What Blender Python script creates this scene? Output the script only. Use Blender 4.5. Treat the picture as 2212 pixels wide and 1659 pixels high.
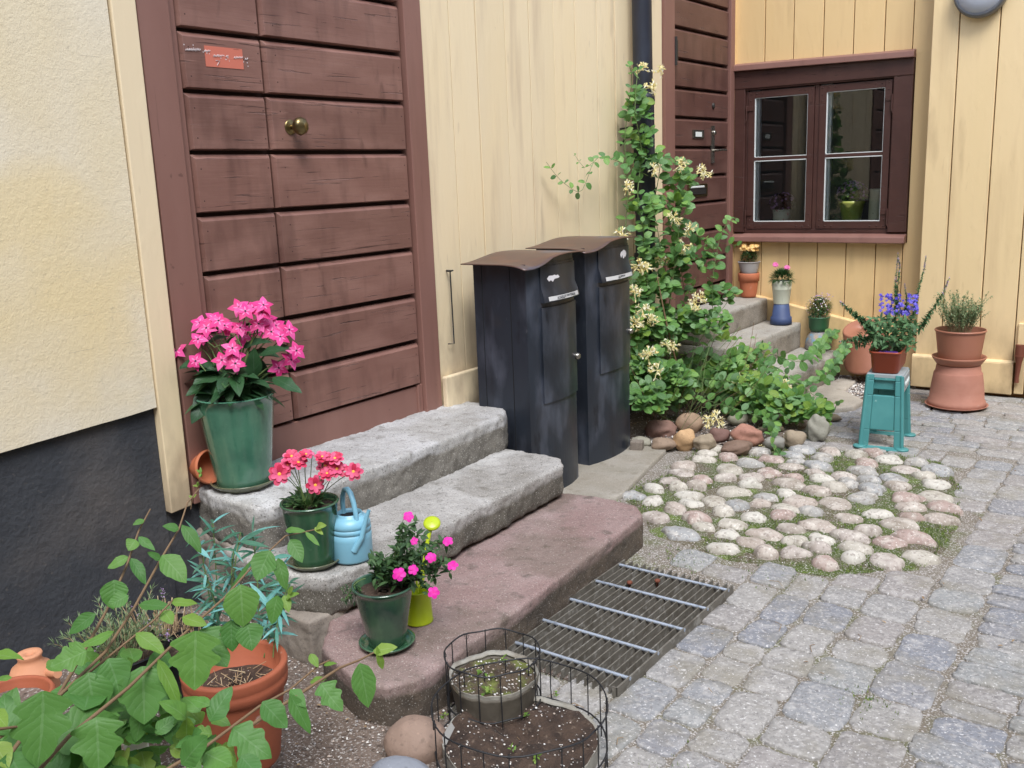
import bpy, bmesh, math, random
from mathutils import Vector as V, Matrix, noise
random.seed(7)
for _o in list(bpy.data.objects): bpy.data.objects.remove(_o)
SC = bpy.context.scene
COL = SC.collection
# ------------------------------------------------------------------ camera, sky, sun, exposure
# world axes: the long timber wall stands on the plane x=-3, the wall with the window on y=7
F_, CX, CY, HC = 2040.0, 1106.0, 829.5, 1.55
ROLL = math.atan(.040)
PITCH = math.atan((CY-385.0)*math.cos(ROLL)/F_)
AZ = math.radians(36.6)
def _rot(v): return V((v.x*math.cos(AZ)-v.y*math.sin(AZ), v.x*math.sin(AZ)+v.y*math.cos(AZ), v.z))
FW = _rot(V((0, math.cos(PITCH), -math.sin(PITCH))))
_u = _rot(V((0, math.sin(PITCH), math.cos(PITCH)))); _r = _rot(V((1, 0, 0)))
RT = _r*math.cos(ROLL)-_u*math.sin(ROLL)
UP = _u*math.cos(ROLL)+_r*math.sin(ROLL)
CAM = V((0, 0, HC))
cd = bpy.data.cameras.new('camera'); cam = bpy.data.objects.new('camera', cd); COL.objects.link(cam)
cam.matrix_world = Matrix(((RT.x, UP.x, -FW.x, 0), (RT.y, UP.y, -FW.y, 0), (RT.z, UP.z, -FW.z, HC), (0, 0, 0, 1)))
cd.sensor_width = 36; cd.lens = 36*F_/2212.0; cd.clip_end = 500; cd.clip_start = .05
SC.camera = cam
W_ = bpy.data.worlds.new('World'); SC.world = W_; W_.use_nodes = True
wn = W_.node_tree.nodes; wl = W_.node_tree.links
bg = wn['Background']
sky = wn.new('ShaderNodeTexSky'); sky.sky_type = 'NISHITA'; sky.sun_disc = False
SUN_EL, SUN_AZ = math.radians(56), math.radians(134)     # azimuth clockwise from +y
sky.sun_elevation = SUN_EL; sky.sun_rotation = SUN_AZ
sky.dust_density = 1.0; sky.air_density = 1.0; sky.ozone_density = 1.0
hs = wn.new('ShaderNodeHueSaturation'); hs.inputs['Saturation'].default_value = .6
wl.new(sky.outputs[0], hs.inputs['Color']); wl.new(hs.outputs[0], bg.inputs[0]); bg.inputs[1].default_value = .15
sl = bpy.data.lights.new('sun', 'SUN'); sun = bpy.data.objects.new('sun', sl); COL.objects.link(sun)
sl.energy = 1.35; sl.angle = math.radians(26); sl.color = (1, .995, .985)
sd = V((math.sin(SUN_AZ)*math.cos(SUN_EL), math.cos(SUN_AZ)*math.cos(SUN_EL), math.sin(SUN_EL)))
sun.rotation_euler = sd.to_track_quat('Z', 'Y').to_euler()
SC.view_settings.view_transform = 'Standard'; SC.view_settings.look = 'None'
SC.view_settings.gamma = 1; SC.view_settings.exposure = 1.28
# ------------------------------------------------------------------ measuring helpers (image -> real surfaces)
def ray(u, v):
    r = FW*F_+RT*(u-CX)-UP*(v-CY); return r.normalized()
def atz(u, v, z):
    r = ray(u, v); return CAM+r*((z-HC)/r.z)
def onx(u, v, x):
    r = ray(u, v); return CAM+r*(x/r.x)
def ony(u, v, y):
    r = ray(u, v); return CAM+r*(y/r.y)
def PD(u, v, d):
    r = ray(u, v); return CAM+r*(d/r.dot(FW))
def mpp(p): return (V(p)-CAM).dot(FW)/F_       # metres per pixel at a point
# ------------------------------------------------------------------ object helpers
def tagp(o, label=None, cat=None, group=None, kind=None):
    if label: o['label'] = label
    if cat: o['category'] = cat
    if group: o['group'] = group
    if kind: o['kind'] = kind
    return o
def thing(name, label, cat, loc=(0, 0, 0), group=None):
    o = bpy.data.objects.new(name, None); COL.objects.link(o); o.location = loc
    o.empty_display_size = .05
    return tagp(o, label, cat, group)
def worldloc(o):
    p = V((0, 0, 0))
    while o is not None:
        p += V(o.location); o = o.parent
    return p
class MB:
    def __init__(s): s.v = []; s.f = []; s.m = []; s.s = []; s.uv = {}
    def add(s, vs, fs, m=0, smooth=False):
        b = len(s.v); s.v += [tuple(p) for p in vs]
        for f in fs: s.f.append([b+i for i in f]); s.m.append(m); s.s.append(smooth)
    def box(s, x0, x1, y0, y1, z0, z1, m=0, R=None, c=None):
        vs = [V((x, y, z)) for z in (z0, z1) for y in (y0, y1) for x in (x0, x1)]
        if R is not None:
            c = V(c) if c is not None else V(((x0+x1)/2, (y0+y1)/2, (z0+z1)/2))
            vs = [c+R @ (p-c) for p in vs]
        s.add(vs, [(0, 2, 3, 1), (4, 5, 7, 6), (0, 1, 5, 4), (2, 6, 7, 3), (0, 4, 6, 2), (1, 3, 7, 5)], m)
    def hexa(s, a, b, m=0):   # a,b: 4 points each (bottom, top) in the same turn
        s.add(list(a)+list(b), [(3, 2, 1, 0), (4, 5, 6, 7), (0, 1, 5, 4), (1, 2, 6, 5), (2, 3, 7, 6), (3, 0, 4, 7)], m)
    def tube(s, pts, rad, n=8, m=0, cap=True):
        pts = [V(p) for p in pts]; N = len(pts)
        if N < 2: return
        rr = rad if isinstance(rad, (list, tuple)) else [rad]*N
        vs = []; prev = None
        for i, p in enumerate(pts):
            d = (pts[min(i+1, N-1)]-pts[max(i-1, 0)])
            if d.length < 1e-9: d = V((0, 0, 1))
            d.normalize()
            if prev is None:
                a = V((0, 0, 1)) if abs(d.z) < .9 else V((1, 0, 0)); x = d.cross(a).normalized()
            else:
                x = (prev-d*prev.dot(d))
                x = x.normalized() if x.length > 1e-6 else d.orthogonal().normalized()
            y = d.cross(x); prev = x
            for k in range(n):
                a = 2*math.pi*k/n; vs.append(p+(x*math.cos(a)+y*math.sin(a))*rr[i])
        fs = []
        for i in range(N-1):
            for k in range(n):
                k2 = (k+1) % n; fs.append((i*n+k, i*n+k2, (i+1)*n+k2, (i+1)*n+k))
        s.add(vs, fs, m, True)
        if cap:
            s.add(vs[:n], [tuple(range(n))[::-1]], m); s.add(vs[-n:], [tuple(range(n))], m)
    def lathe(s, prof, c=(0, 0, 0), n=40, m=0, R=None, wob=0.0, capb=False, capt=False):
        c = V(c); vs = []
        for (r, z) in prof:
            for k in range(n):
                a = 2*math.pi*k/n
                q = r*(1+wob*math.sin(3*a+z*20))
                p = V((q*math.cos(a), q*math.sin(a), z))
                if R is not None: p = R @ p
                vs.append(c+p)
        fs = []
        for i in range(len(prof)-1):
            for k in range(n):
                k2 = (k+1) % n; fs.append((i*n+k, i*n+k2, (i+1)*n+k2, (i+1)*n+k))
        s.add(vs, fs, m, True)
        if capb: s.add(vs[:n], [tuple(range(n))[::-1]], m)
        if capt: s.add(vs[-n:], [tuple(range(n))], m)
    def leaf(s, base, d, nrm, L, Wd, prof, m=0, seg=5, fold=.25, droop=.25, smooth=True):
        base = V(base); d = V(d).normalized(); sd_ = d.cross(V(nrm)); jg = .16 if seg >= 8 else 0; ph = random.uniform(0, 90); cw = random.uniform(-.10, .10) if seg >= 8 else 0
        if sd_.length < 1e-4: sd_ = d.orthogonal()
        sd_.normalize(); nn = sd_.cross(d).normalized(); vs = []
        for i in range(seg+1):
            t = i/seg; w = Wd/2*prof(t)
            c = base+d*(L*t)-nn*(droop*L*t*t)
            wl = w*(1+jg*noise.noise(V((t*5, ph, 0)))); wr = w*(1+jg*noise.noise(V((t*5, ph, 7)))); c = c+sd_*(cw*L*t*t)
            wa = (.10*L*noise.noise(V((t*3.2, ph, 3))) if jg else 0); wb = (.10*L*noise.noise(V((t*3.2, ph, 5))) if jg else 0)
            vs += [c-sd_*wl+nn*(fold*wl+wa), c, c+sd_*wr+nn*(fold*wr+wb)]
        fs = []
        for i in range(seg):
            a = i*3; fs += [(a, a+1, a+4, a+3), (a+1, a+2, a+5, a+4)]
        b0 = len(s.v)
        for i in range(seg+1):
            for j in range(3): s.uv[b0+i*3+j] = (j*.5, i/seg)
        s.add(vs, fs, m, smooth)
    def rock(s, c, rx, ry, rz, seed=0, m=0, sub=3, amp=.22, freq=1.3, R=None, fine=.03):
        bm = bmesh.new(); bmesh.ops.create_icosphere(bm, subdivisions=sub, radius=1)
        c = V(c); off = V((seed*3.17, seed*1.71, seed*.93)); vs = []
        for v in bm.verts:
            p = v.co.normalized()
            k = 1+amp*noise.noise(p*freq+off)+fine*noise.noise(p*5+off)
            q = p*k
            q = V((q.x*rx, q.y*ry, q.z*rz))
            if R is not None: q = R @ q
            vs.append(c+q)
        fs = [[v.index for v in f.verts] for f in bm.faces]; bm.free()
        s.add(vs, fs, m, True)
    def build(s, name, mats, parent=None, label=None, cat=None, group=None, kind=None, bevel=0, loc=None, seg=2):
        me = bpy.data.meshes.new(name)
        if parent is not None: org = worldloc(parent); loc = V((0, 0, 0))
        else: org = V(loc) if loc is not None else V((0, 0, 0)); loc = org
        me.from_pydata([tuple(V(p)-org) for p in s.v], [], s.f)
        if not isinstance(mats, (list, tuple)): mats = [mats]
        for mt in mats: me.materials.append(mt)
        me.polygons.foreach_set('material_index', s.m); me.polygons.foreach_set('use_smooth', s.s)
        me.update()
        if s.uv:
            ul = me.uv_layers.new(name='leaf'); arr = []
            for lp in me.loops: arr += s.uv.get(lp.vertex_index, (.25, .0))
            ul.data.foreach_set('uv', arr)
        o = bpy.data.objects.new(name, me); COL.objects.link(o); o.location = loc
        if parent is not None: o.parent = parent
        if bevel:
            b = o.modifiers.new('bevel', 'BEVEL'); b.width = bevel; b.segments = seg; b.limit_method = 'ANGLE'; b.angle_limit = math.radians(40)
        return tagp(o, label, cat, group, kind)
def table(pts):
    def f(t):
        for (a, va), (b, vb) in zip(pts, pts[1:]):
            if t <= b: return va+(vb-va)*(t-a)/(b-a)
        return pts[-1][1]
    return f
ovate = table([(0, .05), (.12, .6), (.3, 1), (.5, .98), (.75, .66), (.9, .34), (1, .02)])
roundl = table([(0, .1), (.1, .62), (.3, .98), (.55, 1), (.8, .76), (.93, .42), (1, .02)])
lance = table([(0, .2), (.2, .8), (.4, 1), (.7, .7), (1, .02)])
petal = table([(0, .25), (.3, .7), (.6, 1), (.8, .9), (1, .15)])
wedge = table([(0, .35), (.4, .9), (.75, 1), (.92, .85), (1, .5)])
starp = table([(0, .35), (.35, 1), (.65, .7), (1, .02)])
lobed = table([(0, .06), (.07, .5), (.16, .92), (.24, 1.0), (.29, .72), (.35, .62), (.43, .92), (.52, 1.0), (.58, .84), (.63, .58), (.7, .6), (.8, .52), (.92, .26), (1, .02)])
def rnd(a, b): return random.uniform(a, b)
def rdir(up=0.0):
    while True:
        p = V((rnd(-1, 1), rnd(-1, 1), rnd(-1, 1)))
        if .05 < p.length < 1:
            p.normalize(); p.z += up; return p.normalized()
# ------------------------------------------------------------------ materials
def srgb(r, g, b):
    return tuple(((c/255)/12.92 if c/255 <= .04045 else ((c/255+.055)/1.055)**2.4) for c in (r, g, b))+(1,)
def mk(name, base, rough=.6, layers=(), bumps=(), island=None, metal=0, spec=.5, coat=0, transl=0, objrand=False, roughvar=0, vein=0):
    m = bpy.data.materials.new(name); m.use_nodes = True
    n = m.node_tree.nodes; l = m.node_tree.links; b = n['Principled BSDF']; out = n['Material Output']
    b.inputs['Roughness'].default_value = rough; b.inputs['Metallic'].default_value = metal
    b.inputs['Specular IOR Level'].default_value = spec; b.inputs['Coat Weight'].default_value = coat
    b.inputs['Coat Roughness'].default_value = .08
    tc = n.new('ShaderNodeTexCoord')
    def noisef(sc, lo, hi, det=4, kind='noise', off=0, dist=0):
        mp = n.new('ShaderNodeMapping'); l.new(tc.outputs['Object'], mp.inputs[0])
        sv = sc if isinstance(sc, (tuple, list)) else (sc, sc, sc)
        mp.inputs['Scale'].default_value = sv; mp.inputs['Location'].default_value = (off, off*.7, off*1.3)
        if kind == 'vor':
            t = n.new('ShaderNodeTexVoronoi'); t.inputs['Scale'].default_value = 1; o = t.outputs['Distance']
        elif kind == 'z':
            t = n.new('ShaderNodeSeparateXYZ'); o = t.outputs[2]; l.new(tc.outputs['Object'], t.inputs[0])
            return o
        else:
            t = n.new('ShaderNodeTexNoise'); t.inputs['Scale'].default_value = 1; t.inputs['Detail'].default_value = det
            t.inputs['Distortion'].default_value = dist; o = t.outputs['Fac']
        l.new(mp.outputs[0], t.inputs['Vector'])
        if lo is None: return o
        mr = n.new('ShaderNodeMapRange'); l.new(o, mr.inputs[0]); mr.inputs[1].default_value = lo; mr.inputs[2].default_value = hi
        return mr.outputs[0]
    cur = None
    if island:
        geo = n.new('ShaderNodeNewGeometry'); cr = n.new('ShaderNodeValToRGB')
        e = cr.color_ramp.elements
        for i, c in enumerate(island):
            if i < 2: el = e[i]
            else: el = e.new(1)
            el.position = i/(len(island)-1); el.color = c
        if len(island) > 6: cr.color_ramp.interpolation = 'CONSTANT'
        l.new(geo.outputs['Random Per Island'], cr.inputs[0]); cur = cr.outputs[0]
    if cur is None:
        rg = n.new('ShaderNodeRGB'); rg.outputs[0].default_value = base; cur = rg.outputs[0]
    for i, ly in enumerate(layers):
        col, sc, lo, hi, fac = ly[:5]; kw = dict(ly[5]) if len(ly) > 5 else {}
        zr = kw.pop('zr', None) if kw else None
        kw = dict(kw)
        f = noisef(sc, lo, hi, off=i*7.3+1, **kw)
        mu = n.new('ShaderNodeMath'); mu.operation = 'MULTIPLY'; l.new(f, mu.inputs[0]); mu.inputs[1].default_value = fac
        o = mu.outputs[0]
        if zr:   # fade between two object heights
            sp = n.new('ShaderNodeSeparateXYZ'); l.new(tc.outputs['Object'], sp.inputs[0])
            mr = n.new('ShaderNodeMapRange'); l.new(sp.outputs[2], mr.inputs[0]); mr.inputs[1].default_value = zr[0]; mr.inputs[2].default_value = zr[1]
            m2 = n.new('ShaderNodeMath'); m2.operation = 'MULTIPLY'; l.new(o, m2.inputs[0]); l.new(mr.outputs[0], m2.inputs[1]); o = m2.outputs[0]
        mx = n.new('ShaderNodeMix'); mx.data_type = 'RGBA'
        l.new(o, mx.inputs[0]); l.new(cur, mx.inputs[6]); mx.inputs[7].default_value = col; cur = mx.outputs[2]
    vmask = None
    if vein:        # midrib and side veins along each leaf's own UV
        sp_ = n.new('ShaderNodeSeparateXYZ'); uvn = n.new('ShaderNodeUVMap'); uvn.uv_map = 'leaf'; l.new(uvn.outputs[0], sp_.inputs[0])
        def mt(op, a, c=None, k=None):
            q = n.new('ShaderNodeMath'); q.operation = op
            for i, z in enumerate((a, c, k)):
                if z is None: continue
                if isinstance(z, (int, float)): q.inputs[i].default_value = z
                else: l.new(z, q.inputs[i])
            return q.outputs[0]
        a_ = mt('ABSOLUTE', mt('SUBTRACT', sp_.outputs[0], .5)); mid = mt('LESS_THAN', a_, .028)
        fr = mt('FRACT', mt('MULTIPLY', mt('SUBTRACT', sp_.outputs[1], mt('MULTIPLY', a_, .55)), 7.0)); sv = mt('MULTIPLY', mt('LESS_THAN', fr, .08), .35)
        vmask = mt('MAXIMUM', mid, sv); mx = n.new('ShaderNodeMix'); mx.data_type = 'RGBA'; mx.blend_type = 'MIX'
        l.new(mt('MULTIPLY', vmask, vein), mx.inputs[0]); l.new(cur, mx.inputs[6]); hv = n.new('ShaderNodeHueSaturation'); hv.inputs['Value'].default_value = 1.75; hv.inputs['Saturation'].default_value = .6
        l.new(cur, hv.inputs['Color']); l.new(hv.outputs[0], mx.inputs[7]); cur = mx.outputs[2]
        puff = mt('SUBTRACT', mt('MULTIPLY', mt('SINE', mt('MULTIPLY', fr, 3.1416)), .6), vmask)
    l.new(cur, b.inputs['Base Color'])
    if roughvar:
        f = noisef(9, .3, .7); mr = n.new('ShaderNodeMapRange'); l.new(f, mr.inputs[0])
        mr.inputs[3].default_value = rough-roughvar; mr.inputs[4].default_value = rough+roughvar; l.new(mr.outputs[0], b.inputs['Roughness'])
    prev = None
    for j, bp in enumerate(bumps):
        sc, st, dist = bp[:3]; kw = bp[3] if len(bp) > 3 else {}
        lo, hi = kw.pop('lo', None), kw.pop('hi', None)
        f = noisef(sc, lo, hi, off=j*3.1+20, **kw)
        bu = n.new('ShaderNodeBump'); bu.inputs['Strength'].default_value = st; bu.inputs['Distance'].default_value = dist
        l.new(f, bu.inputs['Height'])
        if prev is not None: l.new(prev, bu.inputs['Normal'])
        prev = bu.outputs[0]
    if vein:
        bu = n.new('ShaderNodeBump'); bu.inputs['Strength'].default_value = .22; bu.inputs['Distance'].default_value = .002; l.new(puff, bu.inputs['Height'])
        if prev is not None: l.new(prev, bu.inputs['Normal'])
        prev = bu.outputs[0]
    if prev is not None: l.new(prev, b.inputs['Normal'])
    if transl:
        tr = n.new('ShaderNodeBsdfTranslucent'); l.new(cur, tr.inputs[0]); ms = n.new('ShaderNodeMixShader')
        ms.inputs[0].default_value = transl; l.new(b.outputs[0], ms.inputs[1]); l.new(tr.outputs[0], ms.inputs[2]); l.new(ms.outputs[0], out.inputs[0])
    return m
def g(h, s=1): return tuple(c*s for c in h[:3])+(1,)
YP = srgb(230, 212, 178)
def paint_yellow(name, c, c2, dirt, ds=.5, isl=.06, foot=None):
    return mk(name, c, .55, island=[g(c, 1-isl), c, g(c, 1+isl*.4)],
        layers=[(c2, (3, 3, .9), .42, .72, .5), (dirt, (9, 9, .9), .55, .74, ds, dict(det=6)), (g(dirt, .72), (7, 7, 1.3), .64, .74, ds*.8, dict(det=7)), (dirt, (30, 30, 6), .66, .78, ds*.8, dict(det=5)),
                (g(c, .62), (70, 70, 25), .74, .8, .6)]+([(g(dirt, .6), (8, 8, 4), .40, .62, .75, dict(det=7, zr=foot))] if foot else []),
        bumps=[((40, 40, 3), .25, .004), ((14, 14, 5), .22, .005, dict(lo=.55, hi=.75)), (90, .12, .002)])
M_yel = paint_yellow('yellow_paint', YP, srgb(232, 210, 168), srgb(184, 162, 136), .6, foot=(1.0, .4))
M_yelb = paint_yellow('orange_yellow_paint', srgb(226, 194, 140), srgb(230, 200, 150), srgb(196, 160, 116), .4, foot=(.75, .2))
M_yelr = paint_yellow('sunny_yellow_paint', srgb(232, 206, 158), srgb(238, 212, 168), srgb(200, 172, 130), .45, foot=(.6, .05))
M_crack = mk('dark_gap', srgb(128, 92, 54), .9)
def brownv(name, c, dk, lt):
    return mk(name, c, .5, island=[g(c, .95), c], layers=[(lt, (5, 5, 1.2), .45, .75, .5), (dk, (9, 9, .8), .6, .8, .35), (dk, (60, 60, 2.5), .68, .74, .5), (dk, 26, .72, .76, .6)], bumps=[((60, 60, 3), .2, .003), (14, .2, .004)])
def brown(name, c, dk, lt, crack=.8, isl=.1):
    return mk(name, c, .5, island=[g(c, 1-isl), c, g(c, 1+isl*.6)],
        layers=[(lt, (4, 3, 9), .42, .70, .75), (dk, (5, 9, 2.2), .52, .74, .6), (g(dk, .6), (9, 2.2, 75), .665, .69, crack, dict(det=7, dist=.9)), (lt, (9, 2.2, 75), .70, .72, .7, dict(det=7, dist=.9)), (g(dk, .8), (14, 14, 5), .64, .74, .5, dict(det=7))],
        bumps=[((8, 5, 120), .25, .003), ((9, 2.2, 75), .9, .006, dict(lo=.70, hi=.66, det=7, dist=.9)), (45, .15, .003)])
M_br = brown('faded_brown_paint', srgb(122, 87, 77), srgb(74, 47, 41), srgb(144, 108, 97))
M_brf = brownv('brown_frame_paint', srgb(132, 95, 85), srgb(88, 60, 53), srgb(146, 110, 100))
M_br2 = brown('dark_brown_paint', srgb(92, 62, 55), srgb(62, 40, 36), srgb(108, 78, 70), .4)
M_brw = brown('window_brown_paint', srgb(72, 44, 38), srgb(54, 32, 28), srgb(80, 52, 45), .15, .04)
M_brd = mk('groove_dark', srgb(70, 46, 42), .8)
M_stucco = mk('stucco', srgb(222, 208, 176), .9, layers=[(srgb(226, 218, 200), (1.6, 1.6, 1.2), .40, .62, .85), (srgb(226, 204, 150), (1.1, 1.1, 1.5), .54, .66, .55),
        (srgb(200, 192, 178), (1, 3.5, .35), .50, .78, .6), (srgb(170, 160, 142), (60, 60, 40), .62, .8, .35), (srgb(150, 140, 122), (5, 5, 130), .70, .74, .5, dict(det=6, dist=1.2))],
        bumps=[(9, .10, .01), (60, .30, .005), (160, .35, .003)])
M_plinth = mk('tarred_plinth', srgb(58, 61, 66), .85, layers=[(srgb(98, 92, 88), 2.2, .48, .72, .6), (srgb(36, 38, 46), 3.1, .5, .7, .7), (srgb(120, 112, 104), 60, .64, .8, .4)],
        bumps=[(12, .5, .012), (55, .6, .006)])
def stone(name, c, lt, dk, sp=.5, side=None, zt=None, rough=.85):
    ly = [(lt, 5, .42, .7, .6), (dk, 9, .55, .78, .5, dict(det=6)), (dk, 130, .56, .68, sp), (lt, 170, .58, .7, sp*.8), (dk, 34, .6, .74, .35)]
    return mk(name, c, rough, layers=ly, bumps=[(14, .3, .01), (60, .45, .005), (160, .3, .002)])
M_soil = mk('soil', srgb(70, 55, 45), .95, layers=[(srgb(44, 33, 27), 18, .45, .62, .8), (srgb(120, 104, 90), 60, .6, .72, .6), (srgb(225, 220, 210), 110, .7, .74, .8)],
        bumps=[(20, .9, .02), (80, .9, .01)])
M_dirt = mk('gravelly_soil', srgb(112, 98, 88), .95, layers=[(srgb(74, 60, 50), 5, .45, .65, .8), (srgb(176, 170, 164), 120, .55, .66, .8), (srgb(58, 46, 38), 70, .56, .68, .7), (srgb(232, 230, 226), 160, .68, .72, .9)],
        bumps=[(30, .6, .015), (110, .9, .008)])
M_joint = mk('sandy_joint_grit', srgb(122, 115, 104), .95, layers=[(srgb(108, 98, 84), 3, .42, .62, .7), (srgb(94, 98, 62), 6, .52, .64, .65), (srgb(196, 192, 190), 150, .52, .62, .75), (srgb(92, 82, 70), 90, .58, .68, .6), (srgb(235, 232, 228), 210, .68, .72, .9)],
        bumps=[(25, .5, .01), (120, .9, .006)])
M_mossy = mk('mossy_joints', srgb(98, 90, 72), .95, layers=[(srgb(72, 62, 46), 3, .42, .62, .7), (srgb(72, 86, 34), 4.5, .43, .56, .9, dict(det=8)), (srgb(92, 112, 36), 9, .56, .66, .8, dict(det=6)), (srgb(84, 72, 52), 14, .58, .7, .6), (srgb(188, 184, 178), 150, .54, .64, .65), (srgb(232, 230, 222), 210, .7, .73, .8)],
        bumps=[(25, .5, .012), (120, .9, .008)])
_set = [srgb(*c) for c in [(142, 140, 138), (136, 137, 139), (146, 143, 139), (132, 132, 135), (144, 139, 136), (140, 141, 140), (126, 128, 134), (150, 147, 143), (139, 135, 132), (144, 144, 143)]]
M_sett = mk('granite_sett', _set[0], .8, island=_set, layers=[(srgb(186, 182, 178), 60, .50, .66, .5), (srgb(104, 100, 100), 80, .56, .66, .5), (srgb(128, 122, 106), 7, .50, .7, .6), (srgb(196, 192, 188), 14, .55, .75, .4), (srgb(232, 230, 228), 120, .62, .68, .6), (srgb(86, 82, 84), 130, .64, .7, .6)],
        bumps=[(18, .7, .012), (60, .8, .006), (140, .5, .003)])
_cob = [srgb(*c) for c in [(168, 156, 146), (172, 166, 154), (158, 156, 152), (178, 172, 160), (162, 142, 134), (162, 152, 142), (188, 184, 174), (152, 153, 153), (168, 158, 150), (168, 158, 144)]]
M_cob = mk('fieldstone', _cob[0], .75, island=_cob, layers=[(srgb(206, 200, 190), 20, .48, .66, .55), (srgb(112, 100, 92), 60, .55, .66, .6), (srgb(120, 110, 94), 9, .52, .7, .55), (srgb(226, 222, 214), 110, .6, .67, .6)],
        bumps=[(30, .4, .006), (110, .4, .003)])
M_grav = mk('grit', srgb(170, 165, 160), .85, island=[srgb(*c) for c in [(120, 112, 106), (176, 170, 164), (210, 206, 200), (98, 90, 84), (188, 172, 160), (150, 146, 146), (226, 224, 220), (140, 124, 112)]])
def glaze(name, c, dk, lt, rough=.18):
    return mk(name, c, rough, layers=[(dk, 9, .42, .66, .8), (lt, (14, 14, 4), .5, .72, .55), (dk, (60, 60, 18), .6, .72, .45), (lt, 40, .64, .74, .3)], bumps=[(20, .08, .003)], coat=.6, roughvar=.08)
M_glz1 = glaze('green_glaze_light', srgb(74, 120, 98), srgb(54, 96, 80), srgb(104, 140, 112))
M_glz2 = glaze('green_glaze_mid', srgb(54, 92, 66), srgb(38, 66, 50), srgb(84, 118, 88))
M_glz3 = glaze('green_glaze_dark', srgb(54, 84, 64), srgb(28, 52, 48), srgb(78, 112, 80))
M_sauc = glaze('olive_glaze', srgb(92, 96, 74), srgb(56, 58, 40), srgb(120, 124, 96), .25)
def terra(name, c, dk, lt, w=.3, rough=.75):
    return mk(name, c, rough, layers=[(lt, 8, .45, .7, .5), (dk, 5, .5, .75, .5), (srgb(220, 205, 195), 13, .66, .76, w, dict(det=7)), (dk, (2, 2, 60), .55, .75, .2)], bumps=[(60, .2, .003), ((3, 3, 120), .15, .002)])
M_ter = terra('terracotta', srgb(156, 84, 56), srgb(112, 56, 38), srgb(172, 100, 70), .85)
M_ter2 = terra('bright_terracotta', srgb(182, 106, 72), srgb(156, 86, 56), srgb(192, 120, 86), .2)
M_ter3 = terra('pinkish_terracotta', srgb(168, 116, 98), srgb(146, 94, 78), srgb(180, 130, 112), .2)
M_ter4 = terra('pale_terracotta', srgb(196, 138, 104), srgb(158, 104, 78), srgb(206, 150, 118), .35)
M_plt = mk('brown_plastic', srgb(162, 108, 86), .5, layers=[(srgb(144, 92, 72), 6, .45, .7, .5), (srgb(176, 122, 102), 3, .5, .7, .4)])
M_plo = mk('planter_plastic', srgb(146, 62, 36), .42, layers=[(srgb(126, 50, 28), 7, .45, .7, .5)], bumps=[(60, .1, .002)])
M_blk = mk('black_plastic', srgb(24, 26, 30), .5)
M_grn = mk('green_plastic', srgb(52, 96, 66), .35)
M_wht = mk('white_paint', srgb(222, 228, 226), .45)
M_mail = mk('mailbox_steel', srgb(46, 52, 62), .38, metal=.3, layers=[(srgb(92, 98, 112), (7, 7, 3), .48, .7, .8), (srgb(38, 41, 48), (9, 9, 2.4), .5, .66, .8), (srgb(66, 60, 56), 4, .58, .75, .35), (srgb(30, 32, 38), (16, 16, 5), .62, .7, .7), (srgb(112, 116, 124), (70, 70, 22), .7, .78, .35)], bumps=[((50, 50, 14), .12, .002)], roughvar=.08)
M_roof = mk('rusty_steel', srgb(92, 72, 64), .42, metal=.2, layers=[(srgb(86, 92, 108), 5, .52, .66, .8), (srgb(120, 80, 60), 9, .5, .7, .5), (srgb(70, 60, 56), 6, .56, .75, .5)], bumps=[(60, .1, .002)])
M_pipe = mk('blue_black_metal', srgb(32, 36, 48), .45, layers=[(srgb(58, 66, 82), (9, 9, 3), .5, .75, .6), (srgb(26, 29, 36), 7, .5, .7, .6)], bumps=[(40, .1, .003)])
M_steel = mk('galvanised', srgb(176, 186, 200), .45, metal=.5, layers=[(srgb(112, 120, 130), 30, .5, .7, .6)])
M_bar = mk('grimy_bar', srgb(104, 100, 92), .7, metal=.0, layers=[(srgb(72, 66, 56), 20, .45, .7, .7), (srgb(160, 158, 152), 40, .55, .7, .5)])
M_rust = mk('rust', srgb(112, 62, 44), .8)
M_wire = mk('black_wire', srgb(32, 33, 36), .55)
M_brass = mk('aged_brass', srgb(128, 112, 76), .28, metal=.9, layers=[(srgb(78, 68, 48), 30, .5, .7, .7)])
M_chrome = mk('worn_chrome', srgb(150, 146, 138), .25, metal=.9)
M_iron = mk('dark_iron', srgb(60, 58, 56), .5, metal=.5)
def leafm(name, cols, rough=.5, tr=.3, sp=.35, vein=.35):
    return mk(name, cols[0], rough, island=cols, transl=tr, spec=sp, layers=[(g(cols[0], .75), 60, .5, .7, .35)], vein=vein)
G = lambda *a: [srgb(*c) for c in a]
M_lf_hon = leafm('honeysuckle_leaf', G((80, 122, 62), (104, 148, 72), (88, 132, 76), (126, 166, 82), (120, 158, 108), (68, 106, 56)))
M_lf_nic = leafm('tobacco_leaf', G((34, 66, 40), (48, 84, 48), (40, 74, 50), (66, 100, 62)), .45, .2)
M_lf_pet = leafm('petunia_leaf', G((52, 84, 52), (74, 108, 60), (44, 72, 46), (90, 120, 76)))
M_lf_fg = leafm('shrub_leaf', G((88, 136, 62), (70, 118, 56), (108, 152, 68), (78, 126, 62), (96, 142, 72)), .5, .35, vein=.2)
M_lf_fgy = leafm('young_shrub_leaf', G((128, 160, 66), (108, 150, 62), (150, 176, 84)), .5, .4, vein=.2)
M_lf_teal = leafm('teal_leaf', G((66, 116, 90), (78, 128, 104), (58, 102, 78), (84, 142, 124), (120, 186, 184), (62, 108, 82)), .4, .3)
M_lf_gry = leafm('thyme_leaf', G((128, 150, 108), (108, 132, 86), (150, 168, 132)))
M_lf_dk = leafm('dark_leaf', G((56, 92, 50), (74, 110, 58), (46, 78, 46), (94, 126, 76)))
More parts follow.
